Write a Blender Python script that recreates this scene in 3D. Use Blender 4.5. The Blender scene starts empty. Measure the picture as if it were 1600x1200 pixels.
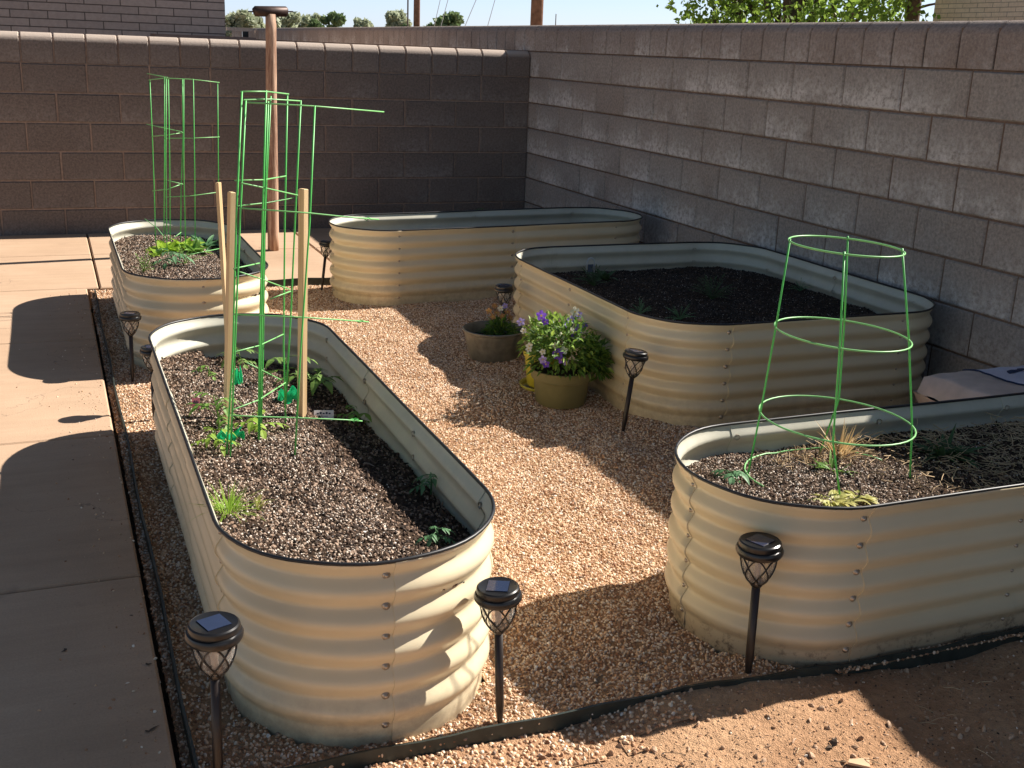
import bpy, math, random
import numpy as np
from mathutils import Vector, Matrix, noise
R = math.radians
SC = bpy.context.scene
COL = SC.collection
random.seed(7)
rng = np.random.default_rng(7)

# ------------------------------------------------------------------ camera
F_PX = 1741.6
CAM = Vector((-3.529, -8.315, 1.372))
yaw, pitch, roll = 0.396, 0.292, 0.039
fw = Vector((math.sin(yaw)*math.cos(pitch), math.cos(yaw)*math.cos(pitch), -math.sin(pitch)))
rt = Vector((math.cos(yaw), -math.sin(yaw), 0)); up = rt.cross(fw)
rt, up = math.cos(roll)*rt + math.sin(roll)*up, -math.sin(roll)*rt + math.cos(roll)*up
cd = bpy.data.cameras.new('camera'); cam = bpy.data.objects.new('camera', cd); COL.objects.link(cam)
cam.matrix_world = Matrix(((rt.x, up.x, -fw.x, CAM.x), (rt.y, up.y, -fw.y, CAM.y), (rt.z, up.z, -fw.z, CAM.z), (0, 0, 0, 1)))
cd.sensor_width = 36; cd.lens = F_PX/1600*36; cd.clip_end = 2000; cd.clip_start = 0.05
SC.camera = cam

# ------------------------------------------------------------------ light
SUN = Vector((1.225, 0.13, 1.0)).normalized()
elev = math.asin(SUN.z); azim = math.atan2(SUN.x, SUN.y)
w = bpy.data.worlds.new('World'); SC.world = w; w.use_nodes = True
nt = w.node_tree; bg = nt.nodes['Background']
sky = nt.nodes.new('ShaderNodeTexSky'); sky.sky_type = 'NISHITA'; sky.sun_disc = False
sky.sun_elevation = elev; sky.sun_rotation = azim; sky.air_density = 1.0; sky.dust_density = 0.4; sky.ozone_density = 1.5
tcw = nt.nodes.new('ShaderNodeTexCoord'); sx = nt.nodes.new('ShaderNodeSeparateXYZ'); nt.links.new(tcw.outputs['Generated'], sx.inputs[0])
rw = nt.nodes.new('ShaderNodeValToRGB'); nt.links.new(sx.outputs['Z'], rw.inputs[0])   # pale blue daylight band along the horizon
rw.color_ramp.elements[0].position = 0.0; rw.color_ramp.elements[0].color = (2.8, 4.2, 6.4, 1)
rw.color_ramp.elements[1].position = 0.17; rw.color_ramp.elements[1].color = (0, 0, 0, 1)
e_ = rw.color_ramp.elements.new(.06); e_.color = (1.4, 3.2, 6.8, 1)
mt = nt.nodes.new('ShaderNodeMix'); mt.data_type = 'RGBA'; mt.blend_type = 'MULTIPLY'; mt.inputs['Factor'].default_value = 1; mt.inputs[7].default_value = (.84, .79, .73, 1)
nt.links.new(sky.outputs[0], mt.inputs[6])
ma = nt.nodes.new('ShaderNodeMix'); ma.data_type = 'RGBA'; ma.blend_type = 'ADD'; ma.inputs['Factor'].default_value = 1
nt.links.new(mt.outputs[2], ma.inputs[6]); nt.links.new(rw.outputs[0], ma.inputs[7])
nt.links.new(ma.outputs[2], bg.inputs[0]); bg.inputs[1].default_value = 0.05
sd = bpy.data.lights.new('sun', 'SUN'); sd.energy = 5.0; sd.angle = R(0.55); sd.color = (1, .93, .84)
so = bpy.data.objects.new('sun', sd); COL.objects.link(so)
so.rotation_euler = SUN.to_track_quat('Z', 'Y').to_euler(); so.location = (5, 0, 8)
SC.view_settings.view_transform = 'Standard'; SC.view_settings.look = 'None'
SC.view_settings.exposure = 1.02; SC.view_settings.gamma = 1

# ------------------------------------------------------------------ helpers
def U(px, py, X=None, Y=None, Z=None):
    """point of the place seen at photograph pixel (px,py), on the plane X=, Y= or Z="""
    d = fw + rt*((px-800)/F_PX) - up*((py-600)/F_PX)
    if X is not None: t = (X-CAM.x)/d.x
    elif Y is not None: t = (Y-CAM.y)/d.y
    else: t = (Z-CAM.z)/d.z
    return CAM + d*t

def tag(o, label=None, cat=None, group=None, kind=None):
    if label: o['label'] = label
    if cat: o['category'] = cat
    if group: o['group'] = group
    if kind: o['kind'] = kind
    return o

def empty(name, loc, label=None, cat=None, group=None, rz=0):
    o = bpy.data.objects.new(name, None); COL.objects.link(o); o.location = loc; o.rotation_euler.z = rz
    o.empty_display_size = .05
    return tag(o, label, cat, group)

class MB:
    def __init__(s): s.v = []; s.f = []; s.a = []; s.m = []; s.mi = 0; s.att = (0., 0., 0., 0.)
    def add(s, vs, fs, att=None):
        n = len(s.v); s.v += [tuple(x) for x in vs]; s.f += [tuple(i+n for i in f) for f in fs]
        s.a += [att or s.att]*len(vs); s.m += [s.mi]*len(fs)
    def box(s, a, b, att=None):
        x0, y0, z0 = a; x1, y1, z1 = b
        s.add([(x0,y0,z0),(x1,y0,z0),(x1,y1,z0),(x0,y1,z0),(x0,y0,z1),(x1,y0,z1),(x1,y1,z1),(x0,y1,z1)],
              [(0,3,2,1),(4,5,6,7),(0,1,5,4),(1,2,6,5),(2,3,7,6),(3,0,4,7)], att)
    def tube(s, pts, r, seg=6, caps=True, closed=False):
        pts = [Vector(p) for p in pts]; n = len(pts)
        rs = r if isinstance(r, (list, tuple)) else [r]*n
        vs = []; ref = None
        for i, p in enumerate(pts):
            if closed: t = pts[(i+1) % n]-pts[i-1]
            else: t = pts[min(i+1, n-1)]-pts[max(i-1, 0)]
            t.normalize()
            if ref is None: ref = Vector((0,0,1)) if abs(t.z) < .9 else Vector((1,0,0))
            a = (ref - t*ref.dot(t)).normalized(); b = t.cross(a); ref = a
            for k in range(seg):
                c = 2*math.pi*k/seg; vs.append(p + (a*math.cos(c)+b*math.sin(c))*rs[i])
        fs = []
        for i in range(n if closed else n-1):
            j = (i+1) % n
            for k in range(seg):
                l = (k+1) % seg; fs.append((i*seg+k, i*seg+l, j*seg+l, j*seg+k))
        if caps and not closed:
            fs.append(tuple(reversed(range(seg)))); fs.append(tuple((n-1)*seg+k for k in range(seg)))
        s.add(vs, fs)
    def lathe(s, prof, seg=24, c=(0,0,0), sx=1, sy=1, cap0=False, cap1=False):
        vs = []; n = len(prof)
        for r, z in prof:
            for k in range(seg):
                a = 2*math.pi*k/seg; vs.append((c[0]+r*sx*math.cos(a), c[1]+r*sy*math.sin(a), c[2]+z))
        fs = []
        for i in range(n-1):
            for k in range(seg):
                l = (k+1) % seg; fs.append((i*seg+k, i*seg+l, (i+1)*seg+l, (i+1)*seg+k))
        if cap0: fs.append(tuple(reversed(range(seg))))
        if cap1: fs.append(tuple((n-1)*seg+k for k in range(seg)))
        s.add(vs, fs)
    def build(s, name, mats, parent=None, smooth=False, attr=None):
        me = bpy.data.meshes.new(name); me.from_pydata(s.v, [], s.f)
        if not isinstance(mats, (list, tuple)): mats = [mats]
        for m in mats: me.materials.append(m)
        if len(mats) > 1: me.polygons.foreach_set('material_index', s.m)
        if smooth: me.polygons.foreach_set('use_smooth', [True]*len(me.polygons))
        if attr:
            at = me.attributes.new(attr, 'FLOAT_COLOR', 'POINT'); at.data.foreach_set('color', np.array(s.a, dtype=np.float32).ravel())
        me.update()
        o = bpy.data.objects.new(name, me); COL.objects.link(o)
        if parent: o.parent = parent
        return o

def sharp(o, ang=35):
    me = o.data; me.set_sharp_from_angle(angle=R(ang)); return o

class NT:
    """small node helper"""
    def __init__(s, name):
        s.mat = bpy.data.materials.new(name); s.mat.use_nodes = True; s.t = s.mat.node_tree
        s.b = s.t.nodes['Principled BSDF']; s.out = s.t.nodes['Material Output']
        s.tc = s.t.nodes.new('ShaderNodeTexCoord')
    def n(s, typ, **k):
        x = s.t.nodes.new(typ)
        for a, v in k.items(): setattr(x, a, v)
        return x
    def l(s, a, b): s.t.links.new(a, b)
    def noise(s, scale, detail=4, rough=.55, src=None, dist=0):
        x = s.n('ShaderNodeTexNoise'); x.inputs['Scale'].default_value = scale; x.inputs['Detail'].default_value = detail
        x.inputs['Roughness'].default_value = rough; x.inputs['Distortion'].default_value = dist
        s.l(src or s.tc.outputs['Object'], x.inputs['Vector']); return x.outputs['Fac']
    def ramp(s, fac, stops):
        x = s.n('ShaderNodeValToRGB'); cr = x.color_ramp
        while len(cr.elements) > 1: cr.elements.remove(cr.elements[-1])
        cr.elements[0].position = stops[0][0]; cr.elements[0].color = (*stops[0][1], 1)
        for p, c in stops[1:]:
            e = cr.elements.new(p); e.color = (*c, 1)
        s.l(fac, x.inputs[0]); return x.outputs[0]
    def mix(s, fac, a, b, mode='MIX'):
        x = s.n('ShaderNodeMix', data_type='RGBA', blend_type=mode)
        for sock, v in ((x.inputs['Factor'], fac), (x.inputs[6], a), (x.inputs[7], b)):
            if isinstance(v, (int, float)): sock.default_value = v
            elif isinstance(v, tuple): sock.default_value = (*v, 1)
            else: s.l(v, sock)
        return x.outputs[2]
    def math(s, op, a, b=None, clamp=False):
        x = s.n('ShaderNodeMath', operation=op, use_clamp=clamp)
        for sock, v in ((x.inputs[0], a), (x.inputs[1], b)):
            if v is None: continue
            if isinstance(v, (int, float)): sock.default_value = v
            else: s.l(v, sock)
        return x.outputs[0]
    def bump(s, h, strength=.5, dist=.01):
        x = s.n('ShaderNodeBump'); x.inputs['Strength'].default_value = strength; x.inputs['Distance'].default_value = dist
        s.l(h, x.inputs['Height']); s.l(x.outputs[0], s.b.inputs['Normal'])
    def col(s, c):
        if isinstance(c, tuple): s.b.inputs['Base Color'].default_value = (*c, 1)
        else: s.l(c, s.b.inputs['Base Color'])
    def rough(s, r, spec=.5, metal=0):
        s.b.inputs['Roughness'].default_value = r; s.b.inputs['Specular IOR Level'].default_value = spec; s.b.inputs['Metallic'].default_value = metal

def plain(name, c, rough=.6, spec=.4, metal=0, var=.12, scale=20, bump=0):
    m = NT(name); f = m.noise(scale, 4)
    a = tuple(max(0, x*(1-var)) for x in c); b = tuple(min(1, x*(1+var)) for x in c)
    m.col(m.ramp(f, [(.3, a), (.7, b)])); m.rough(rough, spec, metal)
    if bump: m.bump(f, bump, .004)
    return m.mat

def leafmat(name, c1, c2, trans=.35, rough=.5):
    m = NT(name); f = m.noise(9, 3)
    c = m.ramp(f, [(.3, c1), (.7, c2)]); m.col(c); m.rough(rough, .3)
    tr = m.n('ShaderNodeBsdfTranslucent'); m.l(c, tr.inputs[0])
    mx = m.n('ShaderNodeMixShader'); mx.inputs[0].default_value = trans
    m.l(m.b.outputs[0], mx.inputs[1]); m.l(tr.outputs[0], mx.inputs[2]); m.l(mx.outputs[0], m.out.inputs[0])
    return m.mat

# ------------------------------------------------------------------ materials
M = {}
def block_mat(name, dark, mid, light, efflo, top=None):
    m = NT(name); at = m.n('ShaderNodeAttribute', attribute_name='blk')
    sp = m.n('ShaderNodeSeparateColor'); m.l(at.outputs['Color'], sp.inputs[0])
    rnd, u, v = sp.outputs[0], sp.outputs[1], sp.outputs[2]
    n1 = m.noise(3.5, 5, .6); n2 = m.noise(70, 3, .7); n3 = m.noise(260, 2, .6)
    base = m.mix(m.math('ADD', m.math('MULTIPLY', rnd, .7), m.math('MULTIPLY', n1, .3)), dark, light)
    base = m.mix(m.math('MULTIPLY', m.math('SUBTRACT', n1, .35, True), 1.2, True), base, mid)
    base = m.mix(.75, base, m.ramp(n2, [(.3, (.55,.55,.55)), (.7, (1.3,1.28,1.25))]), 'MULTIPLY')
    # white mineral bloom along the bottom of each block
    e = m.math('SUBTRACT', 1.0, m.math('MULTIPLY', v, 1.05), True)
    e = m.math('MULTIPLY', m.math('POWER', e, 1.25), m.math('MULTIPLY', m.math('SUBTRACT', m.noise(38, 5, .75), .36, True), 4.0, True))
    e = m.math('MULTIPLY', e, m.math('MULTIPLY', m.math('SUBTRACT', m.noise(2.2, 4, .7), .36, True), 4.5, True))
    e = m.math('MULTIPLY', e, m.math('ADD', .4, m.math('FRACT', m.math('MULTIPLY', rnd, 7.3))))
    base = m.mix(m.math('MULTIPLY', e, efflo, True), base, (.60, .57, .55))
    if top: base = m.mix(m.math('MULTIPLY', m.math('SUBTRACT', v, .73, True), 6, True), base, top)  # paler cap top paints the sunlit strip into the colour
    m.col(base); m.rough(.9, .2)
    m.bump(m.math('ADD', m.math('MULTIPLY', n3, .6), n2), .55, .004)
    return m.mat
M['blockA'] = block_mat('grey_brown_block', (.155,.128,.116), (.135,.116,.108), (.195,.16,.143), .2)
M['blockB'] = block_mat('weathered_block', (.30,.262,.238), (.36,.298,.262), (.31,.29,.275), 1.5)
M['cap'] = block_mat('bullnose_block', (.27,.22,.195), (.30,.24,.21), (.29,.25,.23), .8)
M['capA'] = block_mat('bullnose_block_lit_top', (.165,.138,.124), (.14,.12,.112), (.205,.17,.15), .12, (.46,.38,.32))
M['mortarA'] = plain('mortar_pink', (.30,.225,.185), .95, .1, 0, .2, 30, .3)
M['mortarB'] = plain('mortar_brown', (.17,.12,.095), .95, .1, 0, .25, 30, .3)

def brick_mat(name, c1, c2, mortar, w=.295, h=.0667, msz=.009):
    m = NT(name); sxx = m.n('ShaderNodeSeparateXYZ'); m.l(m.tc.outputs['Object'], sxx.inputs[0]); mp = m.n('ShaderNodeCombineXYZ')
    m.l(m.math('ADD', sxx.outputs['X'], sxx.outputs['Y']), mp.inputs[0]); m.l(sxx.outputs['Z'], mp.inputs[1])
    b = m.n('ShaderNodeTexBrick'); m.l(mp.outputs[0], b.inputs['Vector']); b.inputs['Scale'].default_value = 1
    b.inputs['Brick Width'].default_value = w; b.inputs['Row Height'].default_value = h; b.inputs['Mortar Size'].default_value = msz/2
    b.inputs['Mortar Smooth'].default_value = .2; b.inputs['Color1'].default_value = (*c1, 1); b.inputs['Color2'].default_value = (*c2, 1); b.inputs['Mortar'].default_value = (*mortar, 1)
    c = m.mix(.5, b.outputs[0], m.ramp(m.noise(25, 4, .7), [(.3, (.75,.75,.75)), (.7, (1.2,1.2,1.2))]), 'MULTIPLY')
    m.col(c); m.rough(.85, .2); m.bump(m.math('SUBTRACT', 1.0, b.outputs['Fac']), .8, .008)
    return m.mat
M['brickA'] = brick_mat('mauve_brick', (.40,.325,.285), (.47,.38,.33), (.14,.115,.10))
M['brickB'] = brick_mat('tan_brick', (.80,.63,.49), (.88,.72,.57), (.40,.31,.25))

m = NT('patio_concrete'); n1 = m.noise(1.1, 6, .62); n2 = m.noise(180, 3, .6); n3 = m.noise(9, 6, .7)
c = m.ramp(n1, [(.3, (.41,.275,.18)), (.5, (.48,.33,.22)), (.7, (.55,.385,.265))])
c = m.mix(.5, c, m.ramp(n2, [(.35, (.86,.86,.86)), (.65, (1.08,1.08,1.08))]), 'MULTIPLY')
c = m.mix(m.math('MULTIPLY', m.math('SUBTRACT', n3, .62, True), 3, True), c, (.28,.20,.15))
vo = m.n('ShaderNodeTexVoronoi', feature='DISTANCE_TO_EDGE'); vo.inputs['Scale'].default_value = .9; vn = m.n('ShaderNodeVectorMath', operation='ADD')
nn = m.n('ShaderNodeTexNoise'); nn.inputs['Scale'].default_value = 3; nn.inputs['Detail'].default_value = 6; m.l(m.tc.outputs['Object'], nn.inputs[0]); m.l(m.tc.outputs['Object'], vn.inputs[0]); m.l(nn.outputs['Color'], vn.inputs[1]); m.l(vn.outputs[0], vo.inputs['Vector'])
cr_ = m.math('MULTIPLY', m.math('LESS_THAN', vo.outputs['Distance'], .0022), m.math('GREATER_THAN', m.noise(.8, 2), .52))
c = m.mix(m.math('MULTIPLY', cr_, .55), c, (.16,.11,.08))
mp = m.n('ShaderNodeMapping'); mp.inputs['Scale'].default_value = (1.2, 14, 1); m.l(m.tc.outputs['Object'], mp.inputs[0])
c = m.mix(.35, c, m.ramp(m.noise(1.5, 5, .7, mp.outputs[0]), [(.35, (.82,.82,.82)), (.65, (1.1,1.1,1.1))]), 'MULTIPLY')
m.col(c); m.rough(.85, .25); m.bump(m.math('ADD', n2, m.math('MULTIPLY', n3, .8)), .25, .004); M['concrete'] = m.mat

def dirt_mat(name, stops, bumpd=.02):
    m = NT(name); n1 = m.noise(2.5, 6, .65); n2 = m.noise(60, 5, .7); n3 = m.noise(300, 2, .6)
    c = m.ramp(n1, stops); c = m.mix(.8, c, m.ramp(n2, [(.3, (.7,.68,.66)), (.7, (1.22,1.2,1.18))]), 'MULTIPLY')
    m.col(c); m.rough(.95, .1); m.bump(m.math('ADD', n2, m.math('MULTIPLY', n3, .35)), .8, bumpd); return m.mat
M['dirt'] = dirt_mat('tan_dirt', [(.3, (.38,.21,.115)), (.5, (.50,.30,.175)), (.72, (.62,.40,.24))])
M['gravel_base'] = dirt_mat('gravel_fines', [(.3, (.34,.20,.11)), (.7, (.46,.29,.17))])
M['soil_base'] = dirt_mat('potting_soil', [(.3, (.04,.026,.018)), (.7, (.09,.06,.04))])
M['far_ground'] = dirt_mat('far_ground', [(.3, (.30,.21,.14)), (.7, (.40,.29,.2))])

def chip_mat(name, stops, rough=.8):
    m = NT(name); at = m.n('ShaderNodeAttribute', attribute_name='rnd', attribute_type='INSTANCER')
    c = m.ramp(at.outputs['Fac'], stops); m.col(m.mix(.5, c, m.ramp(m.noise(3, 3, .6), [(.3, (.8,.8,.8)), (.7, (1.15,1.15,1.15))]), 'MULTIPLY')); m.rough(rough, .25); return m.mat
M['pebble'] = chip_mat('pea_gravel', [(0, (.20,.095,.055)), (.1, (.36,.19,.105)), (.3, (.56,.34,.20)), (.5, (.68,.46,.29)), (.7, (.76,.56,.385)), (.88, (.83,.69,.53)), (.95, (.88,.80,.70)), (.97, (.30,.22,.17)), (1, (.22,.15,.11))])
M['clod'] = chip_mat('dirt_clod', [(0, (.26,.15,.09)), (.5, (.42,.27,.17)), (1, (.55,.38,.26))])
M['bark'] = chip_mat('bark_crumbs', [(0, (.02,.014,.011)), (.35, (.06,.038,.028)), (.65, (.15,.095,.065)), (.85, (.30,.2,.14)), (1, (.42,.31,.23))])
M['perlite'] = chip_mat('perlite', [(0, (.22,.15,.11)), (.25, (.45,.34,.26)), (.6, (.66,.54,.43)), (.85, (.80,.70,.59)), (1, (.9,.84,.77))])
M['bark_dark'] = chip_mat('dark_bark', [(0, (.012,.01,.01)), (.5, (.035,.027,.024)), (.9, (.085,.065,.055)), (1, (.16,.13,.115))])  # darker bark crumbs for the dark soil mix
M['straw'] = plain('straw', (.52,.38,.23), .8, .2, 0, .35, 8)

m = NT('cream_painted_steel'); n1 = m.noise(2.2, 4); n2 = m.noise(45, 4, .7)
c = m.ramp(n1, [(.3, (.62,.53,.345)), (.7, (.69,.60,.415))])
c = m.mix(m.math('MULTIPLY', m.math('SUBTRACT', n2, .66, True), 2.5, True), c, (.5,.4,.27))
sp = m.n('ShaderNodeSeparateXYZ'); m.l(m.tc.outputs['Object'], sp.inputs[0])
h = m.math('SUBTRACT', 1.0, m.math('MULTIPLY', sp.outputs['Z'], 7), True)
c = m.mix(m.math('MULTIPLY', h, m.math('MULTIPLY', m.math('SUBTRACT', m.noise(26, 6, .75), .38, True), 2.2, True), True), c, (.30,.225,.15))
m.col(c); m.l(m.ramp(m.noise(7, 5, .7), [(.3, (.28,)*3), (.7, (.48,)*3)]), m.b.inputs['Roughness']); m.bump(m.noise(5, 3), .12, .01); m.b.inputs['Coat Weight'].default_value = .15; m.b.inputs['Coat Roughness'].default_value = .2
M['steel'] = m.mat
m = NT('mud_splashed_cream_steel'); n1 = m.noise(2.2, 4); n2 = m.noise(45, 4, .7); n3 = m.noise(30, 6, .8)
sp = m.n('ShaderNodeSeparateXYZ'); m.l(m.tc.outputs['Object'], sp.inputs[0])
c = m.ramp(n1, [(.3, (.62,.53,.345)), (.7, (.69,.60,.415))])
h = m.math('SUBTRACT', 1.0, m.math('MULTIPLY', sp.outputs['Z'], 15), True)
c = m.mix(m.math('MULTIPLY', m.math('SUBTRACT', 1.0, m.math('MULTIPLY', sp.outputs['Z'], 9), True), .8, True), c, (.30,.225,.15))
c = m.mix(m.math('MULTIPLY', h, m.math('MULTIPLY', m.math('SUBTRACT', n3, .5, True), 9, True), True), c, (.10,.07,.05))
m.col(c); m.rough(.36, .5); M['steel_mud'] = m.mat
m = NT('grey_backing_coat'); m.col(m.ramp(m.noise(6, 5, .7), [(.3, (.47,.455,.37)), (.7, (.57,.55,.455))])); m.rough(.42, .45); M['steel_in'] = m.mat  # inner face of the panels, duller and greyer than the outside
M['rubber'] = plain('black_rubber', (.012,.012,.014), .45, .5)
M['bolt'] = plain('dull_zinc_bolt', (.42,.36,.29), .35, .5, .75)
M['lamp_black'] = plain('black_lamp_plastic', (.010,.010,.011), .28, .5)
M['stake_black'] = plain('brown_black_plastic', (.022,.015,.012), .4, .45)
m = NT('clear_lamp_lens'); m.col((.97,.95,.92)); m.rough(.08, .5); m.b.inputs['Transmission Weight'].default_value = .9; m.b.inputs['IOR'].default_value = 1.2
f = m.n('ShaderNodeTexWave'); f.inputs['Scale'].default_value = 60; m.l(m.tc.outputs['Object'], f.inputs[0]); m.bump(f.outputs['Fac'], .2, .002); M['lens'] = m.mat
M['bulb'] = plain('frosted_bulb', (.5,.45,.40), .3, .5)
M['solar'] = plain('solar_cell', (.02,.028,.06), .12, .8)
M['wire'] = plain('green_coated_wire', (.09,.50,.10), .4, .5, 0, .1)
M['wire_pale'] = plain('pale_green_coated_wire', (.20,.50,.17), .4, .5, 0, .1)
M['tie'] = leafmat('green_plastic_tie', (.01,.45,.16), (.03,.62,.26), .35, .2)
m = NT('pine_stake'); mp = m.n('ShaderNodeMapping'); mp.inputs['Scale'].default_value = (60, 60, 3); m.l(m.tc.outputs['Object'], mp.inputs[0])
m.col(m.ramp(m.noise(1, 4, .6, mp.outputs[0]), [(.3, (.58,.38,.19)), (.7, (.76,.56,.33))])); m.rough(.7, .2); M['pine'] = m.mat
m = NT('weathered_post'); mp = m.n('ShaderNodeMapping'); mp.inputs['Scale'].default_value = (28, 28, 2.2); m.l(m.tc.outputs['Object'], mp.inputs[0])
n1 = m.noise(1, 6, .75, mp.outputs[0]); m.col(m.ramp(n1, [(.3, (.13,.06,.04)), (.44, (.32,.18,.12)), (.56, (.56,.37,.26)), (.75, (.68,.49,.36))])); m.rough(.8, .2); m.bump(n1, .6, .006); M['post'] = m.mat
M['pipe'] = plain('rusty_dark_pipe', (.055,.032,.026), .5, .4, .4, .4, 30)
M['pole'] = plain('brown_utility_pole', (.20,.115,.08), .85, .2, 0, .3, 6)
M['edging'] = plain('green_black_edging', (.028,.036,.031), .45, .45, 0, .35, 30)
M['galv'] = plain('tarnished_galvanised_tin', (.20,.19,.155), .45, .4, .45, .3, 25, .4)
M['olive'] = plain('olive_pot_plastic', (.19,.17,.075), .45, .4, 0, .12, 12)
M['yellow'] = plain('yellow_pot_plastic', (.50,.43,.04), .4, .4, 0, .12, 12)
M['bag_tan'] = plain('dusty_plastic_bag', (.58,.45,.38), .5, .4, 0, .15, 14, .3)
M['bag_blue'] = plain('printed_bag_panel', (.56,.55,.65), .45, .4, 0, .12, 10)
M['ink'] = plain('dark_print', (.03,.04,.09), .6, .3)
M['white_tag'] = plain('white_plastic_label', (.72,.72,.76), .4, .4, 0, .05)
M['pink_tag'] = plain('pink_printed_label', (.70,.22,.26), .5, .4, 0, .3, 60)
M['tin_tag'] = plain('pale_metal_marker', (.55,.58,.62), .4, .5, .4, .05)
M['wood_chip'] = plain('split_wood_chip', (.62,.42,.26), .8, .2)
M['bark_trunk'] = plain('tree_bark', (.13,.095,.07), .9, .1, 0, .35, 12, .5)
M['cable'] = plain('grey_cable', (.10,.09,.09), .6, .3)
M['pale_paint'] = plain('pale_render', (.62,.52,.44), .8, .2)
M['porch'] = plain('brown_concrete_slab', (.23,.17,.145), .8, .2)
M['tomato'] = leafmat('tomato_leaf', (.13,.24,.05), (.24,.38,.10))
M['lettuce'] = leafmat('lettuce_leaf', (.30,.46,.04), (.42,.60,.09), .4)
M['greens'] = leafmat('salad_green_leaf', (.12,.26,.04), (.25,.42,.09))
M['blue_green'] = leafmat('blue_green_leaf', (.10,.24,.10), (.18,.36,.18))
M['grass'] = leafmat('grass_blade', (.26,.44,.05), (.40,.56,.10), .4)
M['pansy_leaf'] = leafmat('pansy_leaf', (.06,.13,.025), (.17,.30,.05))
M['pansy_lit'] = leafmat('lit_pansy_leaf', (.22,.36,.05), (.36,.50,.10))  # brighter copy of the pansy leaf, painted as if sunlit
M['dim_leaf'] = leafmat('dark_garden_leaf', (.05,.10,.04), (.10,.17,.07))
M['dry_leaf'] = leafmat('dry_tan_leaf', (.50,.34,.15), (.66,.48,.26), .3)
M['yellow_green'] = leafmat('yellowing_leaf', (.42,.42,.10), (.58,.54,.20), .35)
M['violet'] = leafmat('violet_petal', (.13,.05,.42), (.22,.10,.60), .3)
M['lilac'] = leafmat('lilac_petal', (.36,.28,.62), (.50,.42,.74), .3)
M['cream_petal'] = leafmat('cream_petal', (.78,.76,.58), (.86,.84,.72), .3)
M['orange_petal'] = leafmat('orange_brown_petal', (.38,.17,.06), (.52,.30,.12), .3)
M['flower_eye'] = leafmat('yellow_flower_eye', (.75,.50,.03), (.8,.58,.05), .2)
M['mulberry'] = leafmat('bright_tree_leaf', (.13,.24,.035), (.34,.48,.08), .45)
M['conifer'] = leafmat('dark_conifer_needles', (.035,.055,.025), (.07,.10,.04), .2)
M['far_leaf'] = leafmat('hazy_far_leaf', (.36,.40,.28), (.50,.54,.38), .4)  # distance haze mixed into the leaf colour
M['far_dark'] = leafmat('far_dark_tree_leaf', (.13,.20,.09), (.22,.30,.13), .3)

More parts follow.
